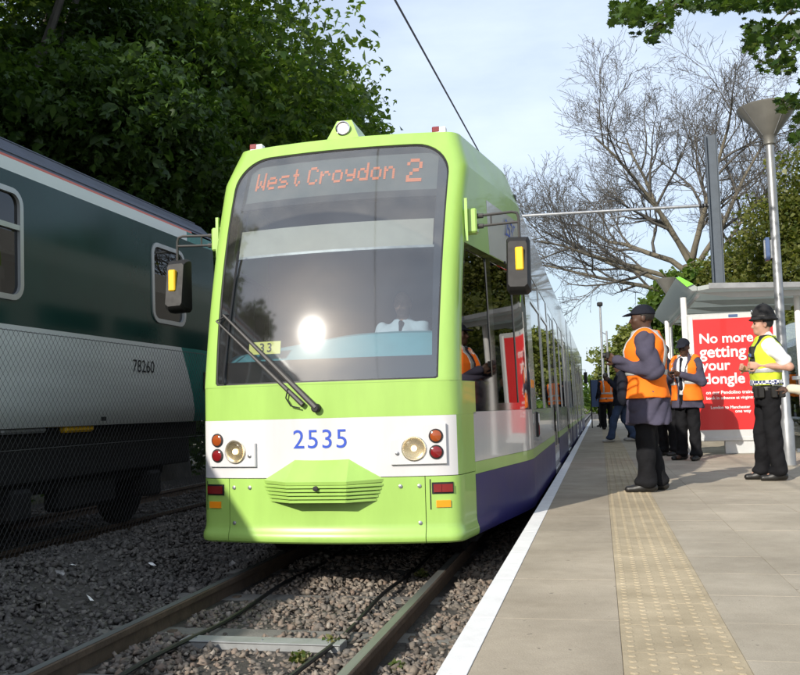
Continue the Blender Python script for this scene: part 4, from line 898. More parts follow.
# cab end
poly = [(TX+a, b) for a, b in SEC]+[(TX-a, b) for a, b in reversed(SEC[:-1])]
MB().prism(poly, TEND, TEND+0.03).build('train_end', M['tgreen'], train, loc=TT)
me = text_mesh('78260', 0.185, M['black'], space=1.02); P = at(143.5, 367, 0, -2.8)
me.transform(Matrix.Translation((TX+thw(P.z)+0.004, P.y, P.z)) @ Euler((rad(90), 0, rad(90))).to_matrix().to_4x4()); add('train_number', me, train, TT)
# door with handle at the cab end
MB().box((TX+1.405, 10.22, 1.5), (TX+1.43, 10.40, 1.72), 0.01).build('door_handle', M['black'], train, loc=TT)
MB().box((TX+1.4, 7.92, 1.16), (TX+1.41, 8.0, 1.2)).build('data_plate', M['under'], train, loc=TT)
# underframe
MB().box((TX-1.2, TSTART, 0.95), (TX+1.2, TEND-0.1, 1.11)).build('underframe', M['under'], train, loc=TT)
for y0, y1, z0, mm, nm in ((4.3, 6.4, 0.45, 'under', 'equipment_case'), (-13.5, 10.3, 0.62, 'under', 'equipment_case'), (6.62, 7.24, 1.07, 'trunk', 'pale_case'), (7.54, 8.02, 1.06, 'yellow', 'yellow_case'), (-3, 0.2, 0.4, 'under', 'equipment_case'), (0.6, 3.9, 0.5, 'under', 'equipment_case')):  # the full-length case is added to block light passing under the train
    MB().box((TX+(0.75 if y1-y0 < 20 else -0.9), y0, z0), (TX+(1.27 if mm != 'under' else 1.18), y1, 1.125 if mm != 'under' else 0.98), 0.02).build(nm, M[mm], train, loc=TT)
for yb0 in (8.2, -9.0):
    bg = MB().box((TX-1.1, yb0-1.6, 0.5), (TX+1.1, yb0+1.6, 0.72), 0.04); bg.box((TX+0.9, yb0-0.5, 0.3), (TX+1.12, yb0+0.5, 0.6), 0.04); bg = bg.build('bogie', M['under'], train, loc=TT)
    for dy in (-1.2, 1.2):
        for xx in (-0.75, 0.75): MB().lathe([(0.08, -0.1), (0.40, -0.08), (0.44, -0.06), (0.42, 0.06), (0.1, 0.1)], 26, (TX+xx, yb0+dy, 0.42), 'x').build('wheel', M['under'], bg)
        MB().box((TX+0.98, yb0+dy-0.14, 0.3), (TX+1.2, yb0+dy+0.14, 0.58), 0.03).build('axle_box', M['under'], bg)

# ------------------------------------------------------------------ chain link fence
FX, FY0, FY1, FZ0, FZ1 = -2.25, 0.5, 17.3, 0.08, 1.86
fence = thing('chain_link_fence', 'grey chain link fence between the tram track and the green train', 'fence', (FX, FY0, 0))
v = []; f = []; a = 0.058; hh = 0.075; r = 0.0014
nw = int((FY1-FY0)/a); H = FZ1-FZ0; run = H*a/hh
def wire3(p, q, r, v, f):
    b = len(v); d = (Vector(q)-Vector(p)).normalized(); u = Vector((1, 0, 0)); w = d.cross(u)
    for P in (p, q):
        for k in range(3): t = 2.0944*k; v.append(tuple(Vector(P)+(u*math.cos(t)+w*math.sin(t))*r))
    for k in range(3): j = (k+1) % 3; f.append((b+k, b+j, b+3+j, b+3+k))
for i in range(-int(run/a)-1, nw+int(run/a)+1):
    y = i*a
    for sgn in (1, -1):
        ya, yb2 = (y, y+run) if sgn > 0 else (y+run, y); za, zb2 = FZ0, FZ1
        # clip to fence length
        t0, t1 = 0.0, 1.0; L = FY1-FY0
        dy = yb2-ya
        for lim, s2 in ((0, 1), (L, -1)):
            fa, fb = s2*(ya-lim), s2*(yb2-lim)
            if fa < 0 and fb < 0: t0, t1 = 1, 0; break
            if fa < 0: t0 = max(t0, fa/(fa-fb))
            if fb < 0: t1 = min(t1, fa/(fa-fb))
        if t0 >= t1: continue
        xo = 0.0015*sgn
        wire3((xo, ya+dy*t0, za+H*t0), (xo, ya+dy*t1, za+H*t1), r, v, f)
add('wire_mesh', mesh_np('wire_mesh', v, f, M['chain']), fence, kind='stuff')
for z in (FZ0+0.02, (FZ0+FZ1)/2, FZ1-0.01): MB().tube([(0.004, 0, z), (0.004, FY1-FY0, z)], 0.003, 5).build('line_wire', M['chain'], fence)
for k in range(7): 
    y = [0.1, 2.9, 10.2, 12.5, 14.8, 16.7, 1.5][k]
    MB().box((-0.09, y-0.04, -0.25), (-0.02, y+0.04, 1.9), 0.01).build('fence_post', M['conc'], fence)

# ------------------------------------------------------------------ overhead line
MX, MY = 4.66, 21.0
mast = thing('overhead_line_mast', 'blue-grey steel H-section mast holding the wire arm behind the shelter', 'mast', (MX, MY, HP))
h = 7.2-HP
MB().box((-0.125, -0.11, 0), (-0.106, 0.11, h)).build('flange', M['bluegrey'], mast); MB().box((0.106, -0.11, 0), (0.125, 0.11, h)).build('flange', M['bluegrey'], mast)
MB().box((-0.1055, -0.008, 0), (0.1055, 0.008, h-0.002)).build('web', M['bluegrey'], mast); MB().box((-0.2, -0.2, 0.0), (0.2, 0.2, 0.03)).build('base_plate', M['bluegrey'], mast)
az = at(714, 205, 1, MY).z-HP
za_ = at(524, 216, 1, MY).z-HP
xa_ = at(524, 216, 1, MY).x-MX
slope = (za_-az)/xa_
arm = MB().tube([(-0.13, -0.02, az), (-4.9, -0.02, az+slope*-4.9)], 0.036, 10).build('cantilever_arm', M['steel'], mast, True)
xi = at(621, 216, 1, MY).x-MX
mb = MB().tube([(xi, -0.02, az+slope*xi), (xi, -0.02, az+slope*xi-0.16)], 0.014, 6); mb.tube([(xi-0.25, -0.02, az+slope*xi-0.16), (xi+0.1, -0.02, az+slope*xi-0.14)], 0.012, 6); mb.build('hanger', M['steel'], arm)
MB().lathe([(0.03, 0), (0.06, 0.03), (0.03, 0.06), (0.06, 0.09), (0.03, 0.12), (0.05, 0.15), (0.03, 0.2)], 12, (-0.33, -0.02, az), 'x').build('insulator', M['plastic'], mast, True)
mb = MB().tube([(-4.66, -0.02, az+slope*-4.66), (-4.60, -0.02, az+slope*-4.66-0.42)], 0.014, 6); mb.build('registration_arm', M['steel'], arm)
wz = HP+az+slope*-4.66-0.42
c0 = at(395, 0, 0, 0.02); c1 = at(478, 150, 0, 0.02)
MB().tube([(0.02, -14, c0.z-0.25), (0.02, c0.y, c0.z), (0.02, c1.y, c1.z), (0.06, MY, c1.z+0.04), (0.0, 48, c1.z-0.1), (0.0, 95, c1.z-0.1)], 0.013, 6).build('contact_wire', M['wire'], label='dark overhead contact wire running above the tram', cat='wire')
# ------------------------------------------------------------------ lamp posts
def cone_lamp(name, base, ztop, tilt, label, r=0.385, scale=1.0, sign=True):
    t = thing(name, label, 'street lamp', base, group='cone topped platform lamps')
    H = ztop-base[2]
    MB().lathe([(0.085, 0), (0.085, 0.55), (0.06, 0.62), (0.055, H-0.42)], 18).build('lamp_post', M['silver'], t, True)
    hd = MB().lathe([(0.055, H-0.52), (0.075, H-0.50), (0.075, H-0.42), (0.10, H-0.38), (r, H-0.02), (r+0.006, H), (r-0.01, H+0.004), (r-0.03, H-0.02), (0.08, H-0.34), (0.02, H-0.36)], 36).build('lamp_cone', M['conegrey'], t, True)
    for k in range(4):
        a = 0.5+k*math.pi/2; MB().tube([(0.10*math.cos(a), 0.10*math.sin(a), H-0.385), ((r+.003)*math.cos(a), (r+.003)*math.sin(a), H-0.015)], 0.006, 5).build('cone_seam', M['steel'], hd)
    MB().lathe([(0.07, H-0.33), (0.09, H-0.2), (0.05, H-0.1)], 16).build('lamp_bulb', M['pwhite'], t, True)
    if sign:
        zc = 2.68
        MB().box((-0.135, -0.065, zc), (-0.085, 0.065, zc+0.30), 0.004).build('pole_sign', M['signb'], t); MB().box((-0.15, -0.02, zc+0.03), (-0.05, 0.02, zc+0.27)).build('sign_clamp', M['steel'], t)
    return t
cone_lamp('platform_lamp', (4.30, 12.48, HP), 5.07, 0, 'tall silver platform lamp with an upturned cone head beside the shelter')
cone_lamp('platform_lamp', (3.88, 25.0, HP), 4.50, 0, 'distant cone lamp just showing above the far end of the shelter roof', 0.32, sign=False)
# far poles by the track end
for (px, py, yy, lab, cap) in ((600, 305, 42, 'slim grey pole with a small camera head near the platform end', True), (606.5, 331, 50, 'slim grey pole standing just right of the camera pole', False)):
    P = at(px, py, 1, yy); t = thing('camera_pole' if cap else 'signal_pole', lab, 'pole', (P.x, yy, HP if yy < 52 else 0))
    MB().tube([(0, 0, 0), (0, 0, P.z-HP)], [0.07, 0.05], 10).build('pole_shaft', M['steel'], t, True)
    if cap: MB().box((-0.14, -0.2, P.z-HP-0.05), (0.12, 0.2, P.z-HP+0.12), 0.04).build('camera_head', M['plastic'], t)
    else: MB().tube([(0, 0, P.z-HP-0.2), (-0.35, 0, P.z-HP)], 0.03, 6).build('bracket', M['steel'], t)
P = at(597, 424, 2, HP)
t = thing('notice_board', 'small dark blue notice board on posts at the platform edge far away', 'notice board', (P.x, 33, HP), 0)
for s in (-1, 1): MB().box((s*0.14-0.02, -0.02, 0), (s*0.14+0.02, 0.02, 1.75)).build('post', M['plastic'], t)
MB().box((-0.13, -0.015, 0.75), (0.13, 0.015, 1.72), 0.005).build('board', M['signb'], t)

# ------------------------------------------------------------------ tram shelter
SY0, SY1 = 14.75, 21.0
she = thing('tram_shelter', 'white and grey tram shelter with an upturned roof edge and lime end cap', 'shelter', (3.9, 15.2, HP))
ST = (-3.9, -15.2, -HP)
# roof wing section (x, z)
up = [(a_+0.17, b_+0.13) for a_, b_ in [(3.04, 3.02), (3.10, 3.03), (3.36, 2.865), (3.60, 2.90), (4.3, 2.87), (5.3, 2.80), (5.32, 2.76), (4.3, 2.80), (3.6, 2.83), (3.36, 2.80), (3.28, 2.80)]]
MB().prism(up[2:10], SY0, SY1).build('roof', M['poly'], she, loc=ST); MB().prism([(a_+0.17, b_+0.13) for a_, b_ in [(3.04, 3.02), (3.10, 3.03), (3.352, 2.868), (3.352, 2.802), (3.28, 2.80)]], SY0, SY1).build('roof_lip', M['poly'], she, loc=ST)
MB().prism([(a_+0.17, b_+0.13) for a_, b_ in [(3.035, 3.024), (3.10, 3.036), (3.30, 2.905), (3.20, 2.865)]], SY0-0.03, SY0-0.001).build('roof_end_cap', M['limeend'], she, loc=ST)
MB().prism([(3.70, 2.955), (5.47, 2.885), (5.47, 2.96), (3.70, 3.04)], SY0-0.03, SY0-0.002).build('fascia', M['silver'], she, loc=ST)
for y in lin(SY0+0.25, SY1-0.2, 5): MB().prism([(3.57, 2.925), (5.4, 2.885), (5.4, 2.79), (4.07, 2.83)], y, y+0.04).build('roof_rib', M['pframe'], she, loc=ST)
MB().tube([(3.55, SY0+0.2, 2.88), (3.55, SY1-0.2, 2.88)], 0.03, 8).build('front_beam', M['pwhite'], she, loc=ST)
for (x, y) in ((3.36, 15.32), (3.4, 19.6), (5.1, 15.32), (5.1, 19.6)): MB().lathe([(0.075, 0), (0.05, 0.02), (0.05, 2.56)], 14, (x, y, HP)).build('shelter_post', M['pwhite'], she, True, loc=ST)
for k in range(4):
    y0 = 15.5+k*1.05
    MB().box((5.09, y0, HP+0.25), (5.10, y0+1.0, HP+2.1)).build('glass_pane', M['shelglass'], she, loc=ST); MB().box((5.075, y0+1.0, HP+0.1), (5.115, y0+1.05, HP+2.35)).build('mullion', M['pwhite'], she, loc=ST)
MB().box((4.55, 16.2, HP+0.45), (4.95, 19.2, HP+0.50), 0.01).build('bench', M['steel'], she, loc=ST)
for y in (16.4, 19.0): MB().box((4.72, y, HP), (4.78, y+0.06, HP+0.45)).build('bench_leg', M['steel'], she, loc=ST)
# ------------------------------------------------------------------ advertising panel
PX0, PX1, PZ0, PZ1, PY = 3.385, 4.79, 0.56, 2.60, 15.2
ad = thing('advertising_panel', 'white framed advertising panel with a red poster reading No more getting your dongle', 'advertisement', ((PX0+PX1)/2, PY, HP))
AO = (-(PX0+PX1)/2, -PY, -HP)
MB().box((PX0, PY, PZ0), (PX1, PY+0.14, PZ1), 0.02).build('case', M['pframe'], ad, loc=AO)
MB().box((PX0+0.09, PY-0.004, PZ0+0.16), (PX1-0.10, PY+0.01, PZ1-0.09)).build('poster', M['poster'], ad, loc=AO)
MB().box((3.87, PY+0.02, HP), (4.32, PY+0.12, PZ0+0.01), 0.01).build('pedestal', M['pframe'], ad, loc=AO)
MB().box((PX0-0.02, PY-0.01, PZ0-0.02), (PX1+0.02, PY+0.15, PZ0+0.05), 0.01).build('bottom_rail', M['pframe'], ad, loc=AO)
for (x0, x1, z0, z1) in ((PX0+0.05, PX0+0.085, PZ0+0.1, PZ1-0.05), (PX1-0.095, PX1-0.06, PZ0+0.1, PZ1-0.05)): MB().box((x0, PY-0.012, z0), (x1, PY+0.01, z1), 0.004).build('frame_strip', M['pwhite'], ad, loc=AO)
zr_ = lambda py: at(720, py, 1, PY).z
for s, x, z, wd, bo in (('No more', 3.555, zr_(338.5), 0.82, .004), ('getting', 3.555, zr_(352), 0.72, .004), ('your', 3.575, zr_(365.5), 0.45, .004), ('dongle', 3.59, zr_(379), 0.63, .004),
                        ('on our Pendolino trains', 3.62, zr_(392.5), 0.72, .0012), ('book in advance at virgintrains', 3.62, zr_(398), 0.82, .0012), ('London to Manchester', 3.68, zr_(407.5), 0.60, .0012), ('one way', 4.05, zr_(411.5), 0.24, .0012), ('£', 4.36, zr_(409), 0.085, .003)):
    me = text_mesh(s, 0.2, M['pwhite'], 'LEFT', bold=bo if wd > 0.4 and bo > .002 else 0.004)
    xs_ = [q.co.x for q in me.vertices]; k_ = wd/(max(xs_)-min(xs_)); me.transform(Matrix.Scale(k_, 4)); me.transform(Matrix.Translation((x, PY-0.0065, z)) @ Euler((rad(90), 0, 0)).to_matrix().to_4x4()); add('poster_text', me, ad, AO)
MB().box((4.03, PY-0.006, PZ1-0.075), (4.17, PY+0.01, PZ1-0.03)).build('maker_badge', M['signb'], ad, loc=AO)
# ------------------------------------------------------------------ hand rail at the back of the platform
rl = thing('hand_railing', 'grey tubular hand railing at the back of the platform by the lamp', 'railing', (4.5, 12.9, HP))
for z in (1.13, 0.16): MB().box((-0.02, -0.02, z-0.025), (1.9, 0.02, z+0.025), 0.006).build('rail_bar', M['pframe'], rl)
for k in range(15): MB().box((0.06+0.125*k, -0.012, 0.0), (0.085+0.125*k, 0.012, 1.11)).build('baluster', M['pframe'], rl)
# ------------------------------------------------------------------ people (signed distance shapes turned into one skin each)
class SDF:
    def __init__(s, h=0.01): s.h = h; s.ops = []; s.lo = np.full(3, 1e9); s.hi = np.full(3, -1e9)
    def _bb(s, lo, hi, k): s.lo = np.minimum(s.lo, lo); s.hi = np.maximum(s.hi, hi); return lo-k-0.03, hi+k+0.03
    def cap(s, a, b, ra, rb, k=0.03, sub=False, flat=None):
        a = np.array(a, float); b = np.array(b, float); r = max(ra, rb); lo, hi = np.minimum(a, b)-r, np.maximum(a, b)+r
        if not sub: bb = s._bb(lo, hi, k)
        else: bb = (lo-0.03, hi+0.03)
        def fn(P):
            d = b-a; t = np.clip(((P-a)@d)/max(d@d, 1e-9), 0, 1); return np.linalg.norm(P-a-t[..., None]*d, axis=-1)-(ra+(rb-ra)*t)
        s.ops.append(('sub' if sub else 'add', fn, bb, k)); return s
    def ell(s, c, r, R=None, k=0.03, sub=False):
        c = np.array(c, float); r = np.array(r, float); m = r.max() if R is not None else r; lo, hi = c-m, c+m
        bb = s._bb(lo, hi, k) if not sub else (lo-0.03, hi+0.03)
        def fn(P):
            q = P-c
            if R is not None: q = q@R
            k0 = np.linalg.norm(q/r, axis=-1); k1 = np.linalg.norm(q/(r*r), axis=-1); return k0*(k0-1)/np.maximum(k1, 1e-6)
        s.ops.append(('sub' if sub else 'add', fn, bb, k)); return s
    def torso(s, prof, grow=0.0, k=0.03):
        """prof rows: z, cx, cy, half width, half depth"""
        p = np.array(prof, float); z = p[:, 0]
        w = p[:, 3]+grow; d = p[:, 4]+grow
        lo = np.array([(p[:, 1]-w).min(), (p[:, 2]-d).min(), z[0]]); hi = np.array([(p[:, 1]+w).max(), (p[:, 2]+d).max(), z[-1]]); bb = s._bb(lo, hi, k)
        def fn(P):
            Z = P[..., 2]; cx = np.interp(Z, z, p[:, 1]); cy = np.interp(Z, z, p[:, 2]); a = np.interp(Z, z, w); b = np.interp(Z, z, d)
            e = 2.4; q = (np.abs((P[..., 0]-cx)/a)**e+np.abs((P[..., 1]-cy)/b)**e)**(1/e); dd = (q-1)*np.minimum(a, b)
            return np.maximum(dd, np.maximum(z[0]-Z, Z-z[-1]))
        s.ops.append(('add', fn, bb, k)); return s
    def cut(s, fn): s.ops.append(('cut', fn, None, 0)); return s
    def wrinkle(s, amp, f=(9, 7, 14), seed=0): s.ops.append(('wr', (amp, f, seed), None, 0)); return s
    def mesh(s, name, m, smooth=True):
        h = s.h; lo = s.lo-0.05; n = np.ceil((s.hi+0.05-lo)/h).astype(int)+1
        ax = [lo[i]+h*np.arange(n[i]) for i in range(3)]; F = np.full(n, 0.08)
        def block(bb):
            if bb is None: sl = tuple(slice(0, n[i]) for i in range(3))
            else: sl = tuple(slice(max(0, int((bb[0][i]-lo[i])/h)), min(n[i], int((bb[1][i]-lo[i])/h)+2)) for i in range(3))
            g = np.meshgrid(ax[0][sl[0]], ax[1][sl[1]], ax[2][sl[2]], indexing='ij'); return sl, np.stack(g, -1)
        for op, fn, bb, k in s.ops:
            sl, P = block(bb)
            if P.size == 0: continue
            if op == 'add':
                d = fn(P); A = F[sl]; hh = np.clip(0.5+0.5*(A-d)/k, 0, 1); F[sl] = A*(1-hh)+d*hh-k*hh*(1-hh)
            elif op == 'sub': F[sl] = np.maximum(F[sl], -fn(P))
            elif op == 'cut': F[sl] = np.maximum(F[sl], fn(P))
            else:
                amp, fq, sd = fn; x, y, z = P[..., 0], P[..., 1], P[..., 2]
                w = np.sin(fq[2]*z+2.2*np.sin(fq[0]*x+sd)+1.7*np.sin(fq[1]*y*1.3+sd*2))+1.1-1.7*np.abs(np.sin(0.9*fq[2]*z-2.4*np.sin(fq[0]*0.8*x+1.3*sd)+fq[1]*1.6*y+sd))
                F[sl] = F[sl]+amp*w
        F = np.clip(F, -0.08, 0.08)
        for i in range(3):
            sl = [slice(None)]*3; sl[i] = 0; F[tuple(sl)] = 0.08; sl[i] = -1; F[tuple(sl)] = 0.08
        S_ = F < 0; acc = np.zeros((*(n-1), 3)); cnt = np.zeros(n-1); faces = []
        edges = []
        for a in range(3):
            s0 = [slice(None)]*3; s1 = [slice(None)]*3; s0[a] = slice(0, -1); s1[a] = slice(1, None)
            A, B = F[tuple(s0)], F[tuple(s1)]; cr = (A < 0) != (B < 0); I = np.argwhere(cr); t = (A[cr]/(A[cr]-B[cr])); pos = I.astype(float); pos[:, a] += t
            o = [i for i in range(3) if i != a]
            for d0 in (0, 1):
                for d1 in (0, 1):
                    J = I.copy(); J[:, o[0]] -= d0; J[:, o[1]] -= d1
                    ok = ((J >= 0) & (J < n-1)).all(1); np.add.at(acc, tuple(J[ok].T), pos[ok]); np.add.at(cnt, tuple(J[ok].T), 1)
            edges.append((a, I, A[cr] < 0))
        act = cnt > 0; ids = np.full(n-1, -1); ids[act] = np.arange(act.sum()); V = lo+h*(acc[act]/cnt[act][:, None])
        for a, I, neg in edges:
            o1, o2 = (a+1) % 3, (a+2) % 3
            ok = (I[:, o1] > 0) & (I[:, o2] > 0); I = I[ok]; neg = neg[ok]
            def c(d1, d2): J = I.copy(); J[:, o1] -= d1; J[:, o2] -= d2; return ids[tuple(J.T)]
            q = np.stack([c(1, 1), c(0, 1), c(0, 0), c(1, 0)], 1); q[~neg] = q[~neg][:, ::-1]; faces.append(q)
        return mesh_np(name, V, np.concatenate(faces), m, smooth)
def rotm(yaw, pitch):
    cy, sy, cp, sp = math.cos(yaw), math.sin(yaw), math.cos(pitch), math.sin(pitch)
    return np.array([[cy, -sy, 0], [sy, cy, 0], [0, 0, 1]])@np.array([[1, 0, 0], [0, cp, -sp], [0, sp, cp]])
TORSO = [(0.80, 0, 0, 0.165, 0.118), (0.92, 0, 0, 0.168, 0.122), (1.06, 0, 0.005, 0.150, 0.110), (1.20, 0, 0.008, 0.160, 0.118), (1.34, 0, 0.0, 0.185, 0.126), (1.42, 0, -0.008, 0.188, 0.105), (1.475, 0, -0.012, 0.125, 0.075), (1.53, 0, -0.008, 0.062, 0.060)]
def make_person(label, loc, rz, sc=1.0, h=0.011, pose=None, skin='skin_l', trousers='trous', shoes='shoe', top=None, vest=None, hat=None, hair='hair', head=(0, 0), tie=False, shirtfront=False, group='people on the platform', lower=True, parent=None):
    p = dict(hipL=(-0.095, 0, 0.92), hipR=(0.095, 0, 0.92), kneeL=(-0.105, 0.02, 0.50), kneeR=(0.105, 0.02, 0.50), ankL=(-0.11, -0.02, 0.085), ankR=(0.11, -0.02, 0.085), toeL=0.0, toeR=0.0,
             shL=(-0.185, -0.005, 1.43), shR=(0.185, -0.005, 1.43), elL=(-0.25, -0.03, 1.14), elR=(0.25, -0.03, 1.14), wrL=(-0.23, 0.12, 0.90), wrR=(0.23, 0.12, 0.90), curl=0.5)
    p.update(pose or {}); A = {k: np.array(v, float) if isinstance(v, tuple) else v for k, v in p.items()}
    H = rotm(*head); pv = np.array([0, -0.005, 1.55])
    hd = lambda q: H@(np.array(q, float)-pv)+pv
    b = SDF(h)
    b.torso(TORSO, -0.012, 0.04)
    for s in 'LR':
        b.cap(A['hip'+s], A['knee'+s], 0.082, 0.055, 0.04); b.cap(A['knee'+s], A['ank'+s], 0.052, 0.036, 0.03)
        b.cap(A['ank'+s], A['ank'+s]+np.array([0, 0.12, -0.045]), 0.035, 0.03, 0.02)
        b.cap(A['sh'+s], A['el'+s], 0.052, 0.040, 0.035); b.cap(A['el'+s], A['wr'+s], 0.041, 0.027, 0.02)
    b.cap((0, -0.012, 1.45), hd((0, -0.005, 1.585)), 0.060, 0.056, 0.03)
    b.ell(hd((0, 0.0, 1.685)), (0.074, 0.095, 0.090), H, 0.03); b.ell(hd((0, 0.040, 1.625)), (0.058, 0.064, 0.078), H, 0.03); b.ell(hd((0, 0.075, 1.572)), (0.026, 0.026, 0.024), H, 0.03)
    b.cap(hd((0, 0.100, 1.668)), hd((0, 0.116, 1.632)), 0.009, 0.014, 0.012); b.ell(hd((0, 0.088, 1.690)), (0.048, 0.012, 0.010), H, 0.015)
    b.ell(hd((0, 0.098, 1.602)), (0.026, 0.010, 0.006), H, 0.008); b.ell(hd((0, 0.096, 1.590)), (0.022, 0.010, 0.007), H, 0.008)
    for sx in (-1, 1):
        b.ell(hd((sx*0.033, 0.108, 1.668)), (0.014, 0.012, 0.010), H, 0.01, sub=True); b.ell(hd((sx*0.076, -0.002, 1.652)), (0.010, 0.020, 0.032), H, 0.01)
        b.ell(hd((sx*0.038, 0.072, 1.635)), (0.022, 0.020, 0.018), H, 0.02)
    for s, sg in (('L', -1), ('R', 1)):
        w = A['wr'+s]; d = w-A['el'+s]; d /= np.linalg.norm(d)
        hdir = A.get('hand'+s); d = hdir/np.linalg.norm(hdir) if hdir is not None else d
        nrm = A.get('palm'+s); nrm = nrm if nrm is not None else np.array([-sg*1.0, 0.0, -0.2])
        nrm = nrm-d*(nrm@d); nrm /= np.linalg.norm(nrm); sd = np.cross(nrm, d)*sg
        cu = A.get('curl'+s, A['curl'])
        for o in (-0.028, -0.009, 0.010, 0.029): b.cap(w-d*0.005+sd*o*0.7, w+d*0.085+sd*o, 0.014, 0.0125, 0.012)
        for i, (o, L) in enumerate(((0.030, 0.066), (0.010, 0.076), (-0.010, 0.070), (-0.029, 0.055))):
            q0 = w+d*0.085+sd*o; an1, an2 = cu*0.9, cu*2.1
            if A.get('point'+s) and i == 0: an1 = an2 = 0.05
            q1 = q0+(d*math.cos(an1)+nrm*math.sin(an1))*L*0.55; q2 = q1+(d*math.cos(an2)+nrm*math.sin(an2))*L*0.5
            b.cap(q0, q1, 0.0100, 0.0092, 0.006); b.cap(q1, q2, 0.0092, 0.0080, 0.005)
        t0 = w+d*0.03+sd*0.030; t1 = t0+(d*0.6+sd*0.7+nrm*0.3)*0.042; t2 = t1+(d*0.9+sd*0.1+nrm*0.4*cu)*0.036
        b.cap(t0, t1, 0.0130, 0.0115, 0.01); b.cap(t1, t2, 0.0110, 0.0090, 0.006)
    root = add('person', b.mesh('person_body', M[skin]), None, loc, (0, 0, rz)); root.scale = (sc, sc, sc); tag(root, label, 'person', group)
    def part(name, sd, m): return add(name, sd.mesh(name, M[m] if isinstance(m, str) else m), root)
    hc = max(h, 0.011)
    # trousers
    if lower:
        t = SDF(hc); t.torso([(0.80, 0, 0, 0.168, 0.122), (0.92, 0, 0, 0.172, 0.126), (1.03, 0, 0.004, 0.160, 0.118)], 0.002, 0.04)
        for s in 'LR':
            a = A['ank'+s]; t.cap(A['hip'+s], A['knee'+s], 0.100, 0.083, 0.035); t.cap(A['knee'+s], a+np.array([0, 0.0, 0.02]), 0.083, 0.078, 0.03); t.ell(a+np.array([0, 0.02, 0.01]), (0.080, 0.095, 0.05), None, 0.03)
        t.cut(lambda P: 0.045-P[..., 2]); t.wrinkle(0.0045, (13, 11, 24), 1.3+loc[0]); part('trousers', t, trousers)
        for s, sg in (('L', -1), ('R', 1)):
            a = A['ank'+s]; ca, sa = math.cos(p['toe'+s]), math.sin(p['toe'+s]); dr = np.array([-sa, ca, 0]); q = SDF(hc*0.9); z0 = a[2]-0.085
            base = np.array([a[0], a[1], z0])
            q.cap(base-dr*0.045+[0, 0, 0.045], base+dr*0.06+[0, 0, 0.045], 0.042, 0.045, 0.02); q.cap(base+dr*0.06+[0, 0, 0.035], base+dr*0.165+[0, 0, 0.028], 0.044, 0.034, 0.03)
            q.cap(base-dr*0.02+[0, 0, 0.06], base-dr*0.01+[0, 0, 0.10], 0.042, 0.045, 0.03)
            q.cut(lambda P, zz=z0: zz+0.002-P[..., 2]); part('shoe', q, shoes)
    if shirtfront:
        q = SDF(hc); q.torso(TORSO, 0.006, 0.03); q.cut(lambda P: P[..., 2]-1.50); q.cut(lambda P: 0.95-P[..., 2]); q.cap((0, -0.012, 1.47), (0, -0.008, 1.52), 0.072, 0.066, 0.02); part('shirt', q, 'shirt')
    if top:
        m, hem, sleeve = top['mat'], top.get('hem', 0.75), top.get('sleeve', 1.0); gr = top.get('grow', 0.022); opn = top.get('open', 0)
        prof = [r for r in TORSO if r[0] > 0.99]; fl = top.get('flare', 0.02)
        prof = [(hem, 0, 0, 0.180+fl, 0.135+fl), (0.95, 0, 0, 0.176+fl*0.4, 0.130+fl*0.4)]+prof if hem < 0.94 else [(hem, 0, 0, 0.166, 0.122)]+prof
        q = SDF(hc); q.torso(prof, gr, 0.04)
        for s in 'LR':
            sh, el, wr = A['sh'+s], A['el'+s], A['wr'+s]
            q.cap(sh, el if sleeve >= 0.5 else sh+(el-sh)*sleeve*2, 0.060+gr*0.6+top.get('bulk', 0), (0.050 if sleeve >= 0.5 else 0.058)+gr*0.7+top.get('bulk', 0), 0.04)
            if sleeve > 0.5: q.cap(el, el+(wr-el)*min(1, (sleeve-0.5)*2)*0.96, 0.050+gr*0.7+top.get('bulk', 0), 0.038+gr*0.6+top.get('bulk', 0)*0.7, 0.025)
        if top.get('collar', True): q.cap((0, -0.02, 1.46), (0, -0.014, 1.535), 0.080, 0.066, 0.03)
        q.cap((0, 0.012, 1.54), (0, 0.03, 1.60), 0.060, 0.060, 0.01, sub=True)
        if opn: q.cut(lambda P: np.where(P[..., 1] > 0.02, (opn*np.clip((P[..., 2]-0.55)/0.9, 0.15, 1)*1.0)-np.abs(P[..., 0]), -1.0))
        q.cut(lambda P: hem-P[..., 2]-0.012*np.sin(9*P[..., 0]+3)-0.008*np.sin(14*P[..., 1])); q.wrinkle(top.get('wr', 0.0032)*1.7, (13, 10, 22), 2.1+loc[1]); part(top.get('name', 'coat'), q, m)
    if tie: 
        q = SDF(0.008); q.cap((0.0, 0.115, 1.46), (0.004, 0.135, 1.05), 0.016, 0.028, 0.01); q.ell((0, 0.095, 1.485), (0.022, 0.018, 0.02)); part('tie', q, 'navyd')
    if vest:
        hem, gv, opn = vest.get('hem', 0.88), vest.get('grow', 0.038), vest.get('open', 0.05)
        prof = [r for r in TORSO if r[0] > 0.99]; prof = [(hem-0.02, 0, 0, 0.182 if hem < 0.98 else 0.160, 0.140 if hem < 0.98 else 0.122)]+prof
        def vsdf(g):
            q = SDF(hc); q.torso(prof, g, 0.03); q.cap((-0.15, -0.01, 1.455), (0.15, -0.01, 1.455), 0.052+g-0.02, 0.052+g-0.02, 0.03)
            for s, sg in (('L', -1), ('R', 1)):
                sh, el = A['sh'+s], A['el'+s]; q.cap(sh+np.array([sg*0.035, 0, -0.02]), sh+(el-sh)*0.62+np.array([sg*0.05, 0, 0]), 0.082, 0.078, 0.01, sub=True)
            q.cap((0, -0.01, 1.42), (0, 0.03, 1.62), 0.070, 0.095, 0.01, sub=True)
            if opn: q.cut(lambda P: np.where(P[..., 1] > 0.0, opn*(0.5+1.0*np.clip((P[..., 2]-1.0)/0.45, 0, 1))-np.abs(P[..., 0]), -1.0))
            q.cut(lambda P: hem-P[..., 2])
            return q
